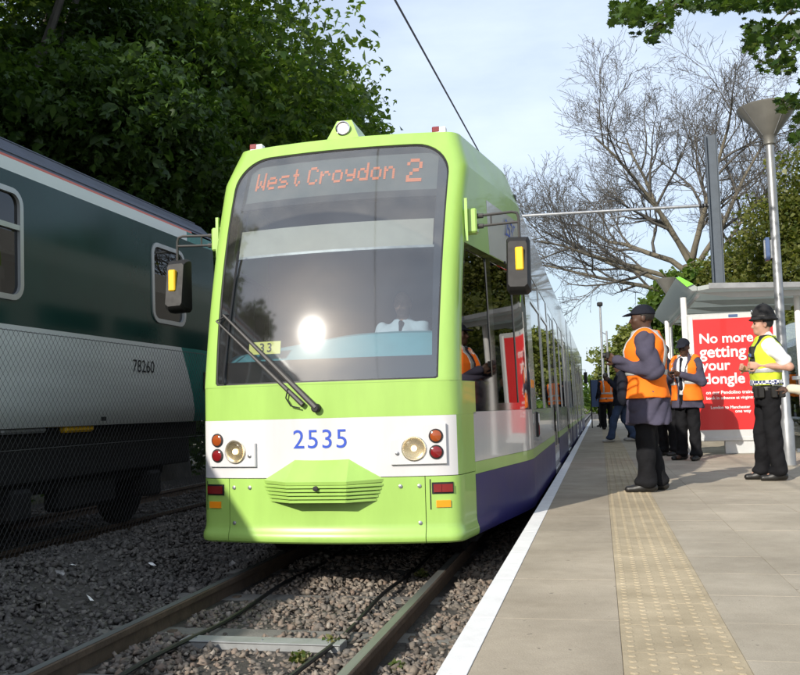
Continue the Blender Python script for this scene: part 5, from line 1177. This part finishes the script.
        vv = vsdf(gv); vv.wrinkle(0.0036, (9, 8, 14), 0.7); vo = part('hivis_vest', vv, vest['mat'])
        for z0, z1, *bm_ in vest.get('bands', ((1.10, 1.155),)):
            q = vsdf(gv+0.006); q.cut(lambda P, a=z0, c=z1: np.maximum(a-P[..., 2], P[..., 2]-c)); q.wrinkle(0.0036, (9, 8, 14), 0.7); add('reflective_band', q.mesh('reflective_band', M[bm_[0] if bm_ else 'refl']), vo)
        if vest.get('braces', True):
            q = vsdf(gv+0.006); q.cut(lambda P: np.abs(np.abs(P[..., 0])-0.115)-0.026); q.cut(lambda P: 1.15-P[..., 2]); q.wrinkle(0.0036, (9, 8, 14), 0.7); add('reflective_brace' if not vest.get('bracemat') else 'harness_strap', q.mesh('reflective_brace', M[vest.get('bracemat', 'refl')]), vo)
    # hair and hat
    if hair:
        q = SDF(hc*0.9); q.ell(hd((0, -0.006, 1.692)), (0.081, 0.100, 0.094), H, 0.02)
        Hi = H.T
        def face(P): L = (P-pv)@H+pv; return np.maximum(1.625-L[..., 2]+0.25*np.clip(L[..., 1], 0, 1)*0, np.where(L[..., 1] > 0.02, 1.735-L[..., 2]-(0.02 if hat else 0)*0, -1.0))
        q.cut(face); part('hair', q, hair)
    loc3 = lambda P: (P-pv)@H+pv
    if hat == 'cap':
        q = SDF(0.009); q.ell(hd((0, -0.004, 1.700)), (0.090, 0.108, 0.096), H, 0.02); q.ell(hd((0, 0.112, 1.706)), (0.074, 0.078, 0.014), H@rotm(0, -0.22), 0.014); q.cut(lambda P: 1.694-loc3(P)[..., 2]-0.10*np.clip(-loc3(P)[..., 1]-0.02, 0, 1)); part('peaked_cap', q, 'navyd')
    if hat == 'helmet':
        q = SDF(0.009); q.ell(hd((0, -0.005, 1.715)), (0.106, 0.124, 0.172), H, 0.02); q.ell(hd((0, -0.002, 1.712)), (0.125, 0.152, 0.020), H, 0.025); q.cut(lambda P: 1.700-loc3(P)[..., 2]); he = part('police_helmet', q, 'felt')
        q = SDF(0.009); q.ell(hd((0, -0.005, 1.715)), (0.110, 0.129, 0.174), H, 0.02); q.cut(lambda P: np.abs(loc3(P)[..., 2]-1.745)-0.010); add('hat_band', q.mesh('hat_band', M['shoe']), he)
        q = SDF(0.008); q.ell(hd((0, 0.112, 1.795)), (0.022, 0.010, 0.03), H, 0.01); add('badge', q.mesh('badge', M['chrome']), he)
        q = SDF(0.008); q.ell(hd((0, -0.005, 1.886)), (0.013, 0.013, 0.010), H, 0.01); add('helmet_boss', q.mesh('helmet_boss', M['felt']), he)
    if h < 0.013:
        for sx in (-1, 1):
            c = hd((sx*0.033, 0.092, 1.668)); MB().lathe([(0.0005, -0.011), (0.008, -0.008), (0.011, 0), (0.008, 0.008), (0.0005, 0.011)], 10, tuple(c)).build('eye', M['eye'], root, True)
    return root
W = lambda o, q: o.matrix_world @ Vector(q)
man1 = make_person('man in navy coat, orange vest and dark cap, nearest the camera on the platform', (2.40, 9.08, HP), rad(84), 1.0, 0.010, skin='skin_d', hat='cap', head=(0.05, -0.05),
    pose=dict(elL=(-0.265, -0.075, 1.135), elR=(0.25, 0.0, 1.13), wrL=(-0.085, 0.235, 1.245), wrR=(0.07, 0.26, 1.25), handL=(0.35, 0.75, 0.5), handR=(-0.35, 0.8, 0.45), palmL=(0.8, -0.3, 0.1), palmR=(-0.8, -0.3, 0.1), curl=0.75,
              ankL=(-0.10, 0.03, 0.085), ankR=(0.10, -0.06, 0.085), kneeL=(-0.10, 0.03, 0.50), toeL=0.15),
    top=dict(mat='navy', hem=0.64, grow=0.030, flare=0.04, wr=0.0048, bulk=0.014), vest=dict(mat='hivis', hem=0.89, grow=0.066, open=0.06))
man1.scale = (1.05, 1.09, 1.015)
def held(name, label, cat, loc, size, rz, m, group=None):
    t = thing(name, label, cat, loc, rz); MB().box((-size[0]/2, -size[1]/2, -size[2]/2), (size[0]/2, size[1]/2, size[2]/2), 0.006).build('case', M[m], t); return t
t = held('compact_camera', 'small dark camera held up in the hands of the nearest man in orange', 'camera', (2.04, 9.11, HP+1.335), (0.035, 0.10, 0.065), rad(0), 'plastic'); MB().lathe([(0.024, 0), (0.024, 0.03), (0.018, 0.034)], 14, (-0.05, 0, 0), 'x').build('lens_barrel', M['black'], t)
t = thing('shoulder_bag', 'black shoulder bag hanging in front of the nearest man in orange', 'bag', (2.17, 9.02, HP+1.0)); 
q = SDF(0.012); q.ell((0, 0, 0), (0.06, 0.10, 0.17), None, 0.02); q.wrinkle(0.004, (14, 12, 20), 0.4); add('bag_body', q.mesh('bag_body', M['navyd']), t); MB().tube([(0.02, 0.03, 0.15), (0.08, 0.06, 0.38), (0.16, 0.03, 0.47)], 0.012, 6).build('strap', M['navyd'], t)
man2 = make_person('man in orange vest, suit jacket and tie looking at his phone by the red poster', (3.20, 13.80, HP), rad(140), 1.0, 0.012, skin='skin_d', hat='cap', head=(0.25, -0.30), shirtfront=True, tie=True,
    pose=dict(elL=(-0.26, 0.0, 1.14), elR=(0.26, 0.0, 1.14), wrL=(-0.085, 0.23, 1.24), wrR=(0.10, 0.24, 1.22), handL=(0.4, 0.7, 0.3), handR=(-0.4, 0.7, 0.3), palmL=(0.6, 0.0, 0.6), palmR=(-0.6, 0, 0.6), curl=0.6, ankR=(0.13, 0.0, 0.085), ankL=(-0.13, 0.03, 0.085), toeL=0.3, toeR=-0.3),
    top=dict(mat='navy', hem=0.76, grow=0.022, flare=0.03, open=0.085, name='jacket', wr=0.0035), vest=dict(mat='hivis', hem=0.87, grow=0.058, open=0.10))
mp_ = Matrix.Translation((3.20, 13.80, HP)) @ Matrix.Rotation(rad(140), 4, 'Z') @ Vector((0.0, 0.32, 1.285))
held('mobile_phone', 'dark mobile phone in the hands of the man by the poster', 'phone', mp_, (0.06, 0.11, 0.012), rad(140), 'black')
police = make_person('police officer in a black helmet, white short sleeved shirt and yellow vest', (3.70, 10.22, HP), rad(93), 1.0, 0.010, skin='skin_l', hat='helmet', hair='hair', head=(-0.06, 0.0),
    pose=dict(elL=(-0.275, -0.17, 1.185), elR=(0.27, -0.10, 1.15), wrL=(-0.155, 0.10, 1.215), wrR=(0.10, 0.19, 1.19), handL=(0.25, 0.9, 0.08), handR=(-0.5, 0.6, 0.2), palmL=(0.9, -0.2, 0), palmR=(-0.8, -0.2, 0), curl=0.8,
              ankL=(-0.09, -0.05, 0.085), ankR=(0.10, 0.07, 0.085), kneeL=(-0.10, -0.01, 0.50), kneeR=(0.10, 0.06, 0.50)),
    top=dict(mat='shirt', hem=0.97, grow=0.018, sleeve=0.36, name='shirt', wr=0.003), vest=dict(mat='yvis', hem=1.0, grow=0.040, open=0.0, bands=((1.005, 1.065, 'checks'), (1.135, 1.18, 'refl')), bracemat='shoe'))
for nm, z0, z1, y0, y1, m in (('radio', 1.30, 1.42, 0.13, 0.18, 'black'), ('pouch', 1.17, 1.29, 0.13, 0.18, 'plastic'), ('name_patch', 1.305, 1.345, 0.16, 0.19, 'signb')):
    MB().box((-0.14, y0, z0), (-0.07, y1, z1), 0.008).build(nm, M[m], police)
q = SDF(0.010); q.torso([(0.935, 0, 0.002, 0.185, 0.140), (0.995, 0, 0.003, 0.180, 0.135)], 0.006, 0.02); bl = add('utility_belt', q.mesh('utility_belt', M['shoe']), police)
for y, x in ((0.13, -0.10), (0.10, -0.16), (-0.02, -0.19), (-0.11, -0.15)): MB().box((x-0.035, y-0.03, 0.87), (x+0.02, y+0.035, 0.985), 0.01).build('belt_pouch', M['shoe'], bl)
make_person('person in dark clothes half hidden behind the man with the phone', (2.99, 15.0, HP), rad(135), 1.0, 0.014, skin='skin_d', head=(0.1, -0.1), top=dict(mat='navyd', hem=0.76, grow=0.022, flare=0.02, name='jacket'), pose=dict(elR=(0.27, 0.0, 1.16), wrR=(0.12, 0.14, 1.45), palmR=(-1, 0, 0)))
make_person('person in an orange vest seen from behind far along the platform', (2.16, 30.8, HP), rad(15), 1.06, 0.018, skin='skin_d', top=dict(mat='navyd', hem=0.80, grow=0.02, name='jacket'), vest=dict(mat='hivis', hem=0.86, grow=0.045, open=0.06, bands=((1.10, 1.16), (0.95, 1.0))), pose=dict(wrL=(-0.26, 0.2, 1.0), wrR=(0.26, 0.2, 1.0)))
make_person('person in black standing far off beside the notice board', (1.97, 34.5, HP), rad(80), 1.0, 0.02, skin='skin_l', top=dict(mat='navyd', hem=0.80, grow=0.02, name='jacket'))
make_person('person in a dark navy jacket, blue jeans and pale trainers walking behind the nearest man', (2.40, 20.5, HP), rad(85), 1.0, 0.014, skin='skin_d', trousers='jeans', shoes='trainer', top=dict(mat='navyd', hem=0.80, grow=0.026, flare=0.02, name='jacket'),
    pose=dict(kneeL=(-0.10, 0.16, 0.51), ankL=(-0.10, 0.24, 0.09), kneeR=(0.10, -0.06, 0.50), ankR=(0.10, -0.26, 0.11), elL=(-0.25, 0.05, 1.16), wrL=(-0.12, 0.22, 1.36), elR=(0.25, 0.05, 1.16), wrR=(0.12, 0.22, 1.36)))
make_person('person in dark clothes just behind the walker in jeans', (2.62, 21.2, HP), rad(95), 1.0, 0.016, skin='skin_l', trousers='trous', shoes='trainer', top=dict(mat='navyd', hem=0.80, grow=0.02, name='jacket'))
# pointing person at the right edge, mostly outside the picture
P = at(770, 391, 1, 9.5)
sc_ = 0.87; ox = P.x+0.99*sc_*0.62
make_person('person in a cream knitted top pointing with one hand at the right edge', (P.x+0.60, 9.66, HP), rad(90), sc_, 0.010, skin='skin_d', hair='hair', trousers='jeans', top=dict(mat='cream', hem=0.80, grow=0.02, name='jumper', wr=0.002),
    pose=dict(elL=(-0.22, 0.20, 1.055), wrL=(-0.17, 0.475, 1.095), handL=(0.05, 1.0, 0.03), palmL=(0.5, 0, -0.85), pointL=1, curlL=0.75))
# driver at the controls
make_person('tram driver in a pale blue shirt and dark tie behind the windscreen', (0.20, 8.06, 0.50), rad(180), 1.0, 0.0131, skin='skin_p', hair=None, head=(0.0, 0.0), tie=True, group='tram driver', shoes='shoe',
    pose=dict(kneeL=(-0.12, 0.40, 0.95), kneeR=(0.12, 0.40, 0.95), ankL=(-0.12, 0.42, 0.64), ankR=(0.12, 0.42, 0.64), elL=(-0.27, 0.10, 1.16), elR=(0.27, 0.08, 1.16), wrL=(-0.30, 0.34, 1.24), wrR=(0.20, 0.36, 1.22), curl=0.6),
    top=dict(mat='shirtb', hem=0.93, grow=0.018, name='shirt'))
# ------------------------------------------------------------------ vegetation
def leaf_cloud(name, blobs, n, size, m, parent=None, up=0.35, shell_=0.55, aspect=0.75, seed=1, lobes=False, **kw):
    r = np.random.default_rng(seed); B = np.array(blobs, float); vol = B[:, 3]*B[:, 4]*B[:, 5]; vol = vol**0.8; idx = r.choice(len(B), n, p=vol/vol.sum())
    d = r.normal(size=(n, 3)); d /= np.linalg.norm(d, axis=1)[:, None]
    rr = np.maximum(r.random(n)**(1/3), shell_*r.random(n)**0.3)
    # clumps: pull leaves towards random twig tips
    tips = r.normal(size=(len(B), 40, 3)); tips /= np.linalg.norm(tips, axis=2)[..., None]; tips *= (0.45+0.6*r.random((len(B), 40, 1)))
    tp = tips[idx, r.integers(0, 40, n)]; u = d*rr[:, None]; mixf = np.where(r.random(n) < 0.72, 1, 0)[:, None]
    u = u*(1-mixf)+mixf*(tp+0.20*np.clip(r.normal(size=(n, 3)), -1.6, 1.6)*np.array([1, 1, 0.6]))
    P = B[idx, :3]+u*B[idx, 3:6]
    nr = r.normal(size=(n, 3)); nr[:, 2] = np.abs(nr[:, 2])+up; nr += 0.5*d; nr /= np.linalg.norm(nr, axis=1)[:, None]
    t = r.normal(size=(n, 3)); t -= nr*(t*nr).sum(1)[:, None]; t /= np.linalg.norm(t, axis=1)[:, None]; s = np.cross(nr, t)
    L = size*np.clip(r.lognormal(0, 0.38, n), 0.4, 1.9)[:, None]; Wd = L*aspect*0.5
    if lobes:
        vs_ = []
        for k, a in enumerate((0.0, 0.85, -0.85)):
            tt = t*math.cos(a)+s*math.sin(a); ss = s*math.cos(a)-t*math.sin(a); LL = L*(0.72 if k == 0 else 0.58); dr = nr*LL*(-0.18 if k == 0 else -0.26); w = LL*0.24; b0 = P-t*L*0.28
            vs_ += [b0, b0+tt*LL*0.52+ss*w+nr*LL*0.03, b0+tt*LL+dr, b0+tt*LL*0.52-ss*w+nr*LL*0.03]
        v = np.stack(vs_, 1).reshape(-1, 3); f = np.arange(12*n).reshape(3*n, 4); return add(name, mesh_np(name, v, f, m), parent, **kw)
    v = np.stack([P-t*L*0.5, P-t*L*0.08+s*Wd+nr*L*0.08, P+t*L*0.5-nr*L*0.12, P-t*L*0.08-s*Wd+nr*L*0.08], 1).reshape(-1, 3)
    f = np.arange(4*n).reshape(n, 4)
    return add(name, mesh_np(name, v, f, m), parent, **kw)
def trunk_mesh(mb, base, top, r0, blobs, seed=0, nlimb=9):
    rr = random.Random(seed); base = Vector(base); top = Vector(top)
    pts = [base.lerp(top, k/5)+Vector((rr.uniform(-.12, .12), rr.uniform(-.12, .12), 0))*(k > 0) for k in range(6)]
    mb.tube(pts, [r0*(1.25 if k == 0 else 1-0.13*k) for k in range(6)], 10)
    for k in range(nlimb):
        b = blobs[k % len(blobs)]; e = Vector((b[0]+rr.uniform(-.5, .5)*b[3], b[1]+rr.uniform(-.5, .5)*b[4], b[2]+rr.uniform(-.2, .5)*b[5])); s = base.lerp(top, rr.uniform(0.45, 1.0))
        m1 = s.lerp(e, 0.35)+Vector((rr.uniform(-.3, .3), rr.uniform(-.3, .3), rr.uniform(0.0, .5))); m2 = s.lerp(e, 0.7)+Vector((rr.uniform(-.3, .3), rr.uniform(-.3, .3), rr.uniform(0, .4)))
        mb.tube([s, m1, m2, e], [r0*0.42, r0*0.3, r0*0.18, r0*0.06], 7)
        for q in range(3):
            e2 = e+Vector((rr.uniform(-1, 1)*b[3]*.5, rr.uniform(-1, 1)*b[4]*.5, rr.uniform(-.4, .6)*b[5]*.5)); mb.tube([m2, m2.lerp(e2, .5)+Vector((0, 0, .2)), e2], [r0*0.13, r0*0.08, r0*0.03], 5)
def tree(name, label, base, h, r0, blobs, n, size, m, seed, group=None, bark='bark', **kw):
    t = thing(name, label, 'tree', base, group=group); t0 = (-base[0], -base[1], -base[2])
    mb = MB(); trunk_mesh(mb, base, (base[0]+0.2, base[1], base[2]+h*0.62), r0, blobs, seed); mb.build('trunk', M[bark], t, True, loc=t0, fix=False)
    c = leaf_cloud('crown', blobs, n, size, m, t, seed=seed, **kw); c.location = t0; return t
G = 'broadleaf trees behind the green train'
def auto_blobs(cx, cy, cz, R, H, k, seed):
    r = random.Random(seed); out = []
    for i in range(k):
        a = r.uniform(0, 6.28); q = math.sqrt(r.random())*R*0.78; z = cz+r.uniform(-0.45, 0.5)*H; s = r.uniform(0.30, 0.46)*R*(1-0.35*abs(z-cz)/H); out.append((cx+q*math.cos(a), cy+q*math.sin(a), z, s, s, s*0.75))
    return out
tree('broadleaf_tree', 'tall dark leafy tree whose sunlit right edge rises above the tram roof', (-8.9, 21.5, -0.5), 12, 0.38, auto_blobs(-8.8, 21.0, 7.4, 6.2, 9.0, 34, 3), 100000, 0.185, M['leafm'], 3, G, lobes=True)
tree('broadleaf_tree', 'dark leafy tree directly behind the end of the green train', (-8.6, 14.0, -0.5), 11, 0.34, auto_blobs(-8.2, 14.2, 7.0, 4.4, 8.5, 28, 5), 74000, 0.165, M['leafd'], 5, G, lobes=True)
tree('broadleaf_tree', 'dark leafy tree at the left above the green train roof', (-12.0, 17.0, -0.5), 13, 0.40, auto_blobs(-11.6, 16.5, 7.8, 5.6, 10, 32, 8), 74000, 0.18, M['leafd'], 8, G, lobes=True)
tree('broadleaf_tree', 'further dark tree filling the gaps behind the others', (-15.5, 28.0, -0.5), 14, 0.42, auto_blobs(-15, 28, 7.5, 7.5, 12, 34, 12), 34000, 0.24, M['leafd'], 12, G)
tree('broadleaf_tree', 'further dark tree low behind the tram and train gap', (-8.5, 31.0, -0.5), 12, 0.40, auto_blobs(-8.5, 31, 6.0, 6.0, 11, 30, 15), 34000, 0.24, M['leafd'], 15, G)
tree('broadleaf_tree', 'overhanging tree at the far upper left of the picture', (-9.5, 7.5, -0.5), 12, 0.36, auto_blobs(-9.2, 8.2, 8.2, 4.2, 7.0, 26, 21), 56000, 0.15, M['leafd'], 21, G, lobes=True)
# the row goes on behind the camera and shades the trees in view
for k, (x, y) in enumerate(((-12.8, 0.5), (-16.0, -7.0), (-20, -14))):
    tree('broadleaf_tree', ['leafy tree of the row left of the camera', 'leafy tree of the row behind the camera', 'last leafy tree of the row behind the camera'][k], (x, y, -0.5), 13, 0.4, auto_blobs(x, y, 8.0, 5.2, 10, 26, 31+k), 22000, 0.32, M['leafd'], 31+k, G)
leaf_cloud('hedge', [(-9.5-rng.uniform(0, 1.5), y, 0.8+rng.uniform(0, .5), 1.3, 1.3, 1.5) for y in np.arange(2, 34, 1.3)], 26000, 0.16, M['leafd'], seed=77, label='dark undergrowth along the foot of the trees behind the train', cat='undergrowth', kind='stuff')
# right side
GR = 'trees and bushes behind the shelter'
tree('ivy_tree', 'olive green ivy covered tree at the right behind the lamp', (8.6, 25.0, -0.5), 8.5, 0.3, [(8.4, 25, 4.6, 2.3, 2.3, 2.6), (7.2, 24.5, 3.6, 1.6, 1.8, 2.4), (9.4, 25.5, 6.2, 2.0, 2.0, 1.9), (6.9, 25.2, 5.4, 1.2, 1.3, 1.3), (7.9, 25, 6.7, 1.4, 1.4, 1.2), (10.5, 25, 3.5, 2.2, 2.2, 2.8)], 70000, 0.10, M['leafo'], 41, GR)
tree('leafy_bush', 'olive bush between the mast and the ivy covered tree', (6.3, 27.0, -0.5), 5.5, 0.16, [(6.2, 27, 3.6, 1.4, 1.4, 1.9), (5.7, 27.3, 4.6, 0.9, 0.9, 0.9), (6.8, 26.6, 2.6, 1.3, 1.3, 1.6)], 22000, 0.10, M['leafo'], 43, GR)
tree('young_tree', 'fresh green young tree left of the mast above the shelter', (4.7, 29.0, -0.2), 5.5, 0.12, [(4.6, 29, 4.3, 1.0, 1.0, 0.9), (5.0, 29.2, 5.0, 0.8, 0.8, 0.6), (3.9, 28.6, 4.0, 0.8, 0.8, 0.5), (4.4, 29, 3.2, 1.0, 1.0, 0.8)], 3600, 0.17, M['leafm'], 44, GR)
tree('leafy_bush', 'dark hedge bush seen through the shelter by the railing', (6.9, 16.5, -0.2), 3.4, 0.12, [(6.9, 15.5+1.4*k, 1.9+0.3*math.sin(k), 1.2, 1.2, 1.8) for k in range(7)], 30000, 0.10, M['leafo'], 45, GR)
tree('leafy_bush', 'pale yellow green tree far away at the platform end', (3.9, 60.0, -0.5), 6, 0.2, [(3.5, 60, 3.6, 1.8, 1.8, 2.1), (4.8, 61, 4.2, 1.8, 1.8, 2.1), (6.2, 60, 3.4, 1.8, 1.8, 2.2), (2.7, 60.5, 2.4, 1.2, 1.2, 1.5), (4.3, 60, 5.4, 1.2, 1.2, 1.0)], 15000, 0.24, M['leafy'], 46, GR)
leaf_cloud('far_wood', [(x, 128+3*math.sin(x), 1.6+1.3*abs(math.sin(x*1.3)), 3, 3, 2.8) for x in np.arange(-40, 46, 2.6)], 16000, 0.6, M['leafm'], seed=51, label='far green wood closing the view along the line', cat='wood', kind='stuff')
leaf_cloud('lineside_bushes', [(x0, y, 0.6, 1.2, 1.2, 1.0+0.4*math.sin(y)) for y in np.arange(53, 118, 2.2) for x0 in (6.2+0.5*math.sin(y),)], 14000, 0.28, M['leafm'], seed=52, label='low green bushes along the right of the far track', cat='bushes', kind='stuff')
# big bare tree
br = random.Random(11); bmb = [MB() for _ in range(2)]
def branch(p, d, L, r, depth, big):
    n = 6 if depth < 2 else (5 if depth < 4 else 3); pts = [p.copy()]; dirs = []; q = p.copy(); d = d.normalized()
    for i in range(n):
        w = 0.10+0.032*depth; d = (d+Vector((br.gauss(0, w), br.gauss(0, w), br.gauss(0, w*0.8)+0.022))).normalized(); q = q+d*(L/n); pts.append(q.copy()); dirs.append(d.copy())
    rs = [max(r*(1-0.75*i/n), 0.005) for i in range(n+1)]
    (bmb[0] if depth < 2 else bmb[1]).tube(pts, rs, 7 if depth < 2 else (4 if depth < 3 else 3), cap=False)
    if depth >= 5: return
    k = [7, 7, 7, 6, 4][depth]
    for j in range(k):
        t = 0.22+0.78*(j+br.random())/k; i = min(int(t*n), n-1); s = pts[i].lerp(pts[i+1], t*n-i); dd = dirs[i]
        side = Vector((br.gauss(0, 1), br.gauss(0, 1), br.gauss(0, 1)+0.25)); side = (side-dd*side.dot(dd)).normalized(); a = br.uniform(0.42, 0.85)
        branch(s, dd*math.cos(a)+side*math.sin(a), L*br.uniform(0.48, 0.68)*(1-0.25*t), rs[i]*0.62, depth+1, big)
BT = Vector((5.15, 30.0, -0.4))
bare = thing('bare_tree', 'large bare branched tree spreading against the sky behind the mast', 'tree', BT)
tp = [BT, BT+Vector((0.05, 0, 2.2)), BT+Vector((-0.05, 0, 4.4)), BT+Vector((-0.15, 0, 6.0))]; bmb[0].tube(tp, [0.42, 0.33, 0.29, 0.24], 12)
for k_, (an, L, r, zs) in enumerate(((166, 5.9, 0.11, 4.8), (154, 6.0, 0.11, 5.1), (146, 6.0, 0.12, 5.3), (132, 6.2, 0.13, 5.6), (117, 5.9, 0.13, 5.9), (103, 5.8, 0.13, 6.1), (88, 5.6, 0.13, 6.2), (72, 5.6, 0.12, 6.0), (57, 5.6, 0.12, 5.7), (42, 5.4, 0.12, 5.4), (26, 5.0, 0.11, 5.0), (10, 4.2, 0.09, 4.6))):
    dx, dz, dy = math.cos(rad(an)), math.sin(rad(an))*0.95, (0.42 if k_ % 2 else -0.38)
    branch(BT+Vector((-0.1, 0, zs)), Vector((dx, dy, dz)), L*0.9, r*0.82, 1, True)
for nm, mb, m in (('trunk', bmb[0], 'barkp'), ('twigs', bmb[1], 'bark')):
    me = mesh_np(nm, mb.v, [q for q in mb.f if len(q) == 4], M[m], True); add(nm, me, bare, -BT)
# overhanging maple branches, top right
def maple_leaf():
    tips = [(0, -0.42), (0.10, -0.30), (0.40, -0.34), (0.30, -0.12), (0.52, 0.10), (0.26, 0.14), (0.24, 0.34), (0.10, 0.26), (0, 0.56), (-0.10, 0.26), (-0.24, 0.34), (-0.26, 0.14), (-0.52, 0.10), (-0.30, -0.12), (-0.40, -0.34), (-0.10, -0.30)]
    v = [(0, -0.05, 0)]+[(x, y, -0.22*(x*x)-0.12*y*y+0.03*math.sin(7*x)) for x, y in tips]; n = len(tips)
    return v, [(0, i+1, (i+1) % n+1) for i in range(n)]
mv, mf = maple_leaf()
maple = thing('maple_tree', 'leafy maple standing to the right with branches hanging into the top corner', 'tree', (7.6, 6.4, -0.2))
MOFF = (-7.6, -6.4, 0.2)
mb = MB(); mb.tube([(7.6, 6.4, -0.2), (7.5, 6.4, 2.5), (7.3, 6.5, 5.0), (7.2, 6.6, 8.0)], [0.34, 0.27, 0.22, 0.12], 12)
CL = [((611, 0), (640, 28), 7.6, 170), ((630, 0), (672, 38), 7.8, 220), ((642, 30), (658, 47), 7.7, 26), ((665, -8), (735, 16), 8.0, 200), ((700, 4), (760, 8), 8.2, 110), ((735, -5), (800, 14), 8.3, 200), ((743, 18), (800, 58), 8.0, 300), ((758, 55), (796, 76), 7.9, 60), ((776, 92), (812, 116), 8.1, 90), ((790, 110), (815, 148), 8.3, 60), ((800, 0), (960, 110), 8.2, 380), ((620, -120), (900, -10), 8.0, 420), ((960, -60), (1200, 160), 8.0, 300)]
ends = []; LP = []
r2 = random.Random(5)
for (a, b_, yy, n) in CL:
    for k in range(n):
        px, py = r2.uniform(a[0], b_[0]), r2.triangular(a[1], b_[1], a[1]+(b_[1]-a[1])*0.35); P = at(px, py, 1, yy+r2.gauss(0, 0.45)); LP.append((P, 0 <= px <= 800 and -2 <= py))
    ends.append(at((a[0]+b_[0])/2, (a[1]+b_[1])/2-6, 1, yy))
for k, e in enumerate(ends):
    s = Vector((7.35, 6.5, 5.4+0.35*(k % 6))); q = s.lerp(e, 0.6)+Vector((0, 0, 0.75)); mb.tube([s, s.lerp(q, 0.5)+Vector((0, 0, .3)), q, q.lerp(e, 0.6)+Vector((0, 0, .12)), e], [0.06, 0.045, 0.028, 0.014, 0.006], 6)
mb.build('trunk', M['bark'], maple, True, loc=MOFF, fix=False)
lme = mesh_from('leaf', mv, mf, M['leafp'], True)
RV = []; RF = []
cnt = 0
sv = []; sf = []
for i, (P, vis) in enumerate(LP):
    e = Euler((r2.gauss(0, 0.55), r2.gauss(0, 0.55), r2.uniform(0, 6.28))); s = r2.uniform(0.06, 0.10)
    if vis and cnt < 280:
        o = add('leaf', lme, None); o.location = (P.x-7.6, P.y-6.4, P.z+0.2); o.rotation_euler = e; o.scale = (s, s, s); RV.append(o); cnt += 1
    else:
        Mx = Matrix.Translation(P) @ e.to_matrix().to_4x4() @ Matrix.Scale(s, 4); b0 = len(sv); sv += [tuple(Mx @ Vector(q)) for q in mv]; sf += [tuple(b0+k for k in q) for q in mf]
cr_ = add('crown', mesh_np('crown', sv, sf, M['leafp']), maple, MOFF); cr_['kind'] = 'stuff'
for o in RV: o.parent = maple
# crown of the maple outside the picture
c2 = leaf_cloud('crown', [(8.5, 6.5, 7.2, 2.2, 2.2, 2.0), (7.0, 5.0, 7.8, 1.8, 1.8, 1.4), (5.6, 7.0, 7.0, 1.3, 1.2, 0.8), (4.2, 7.4, 6.7, 1.2, 1.0, 0.6), (6.4, 7.6, 6.2, 1.2, 1.1, 0.8), (5.2, 7.9, 6.1, 1.0, 1.0, 0.5), (8.8, 8.3, 6.2, 1.9, 1.9, 1.6), (7.3, 7.5, 8.6, 1.8, 1.8, 1.3)], 14000, 0.17, M['leafm'], maple, seed=61, lobes=True); c2.location = MOFF; c2['kind'] = 'stuff'

# weeds between the stones
for k, (px, py) in enumerate(((397, 664), (421, 573), (330, 640), (492, 655), (300, 655))):
    P = at(px, py, 2, -0.08); t = leaf_cloud('weed', [(0, 0, 0.025, 0.05, 0.05, 0.03)], 70, 0.028, M['grass'], seed=90+k, up=0.1, label=['small green weed beside the right rail nearest the camera', 'weed in the ballast near the tram nose by the right rail', 'weed between the rails just behind the trunking', 'weed between the right rail and the platform', 'weed between the rails in front of the trunking'][k], cat='weed', group='weeds in the ballast'); t.location = (P.x, P.y, zb(P.x)+0.01)
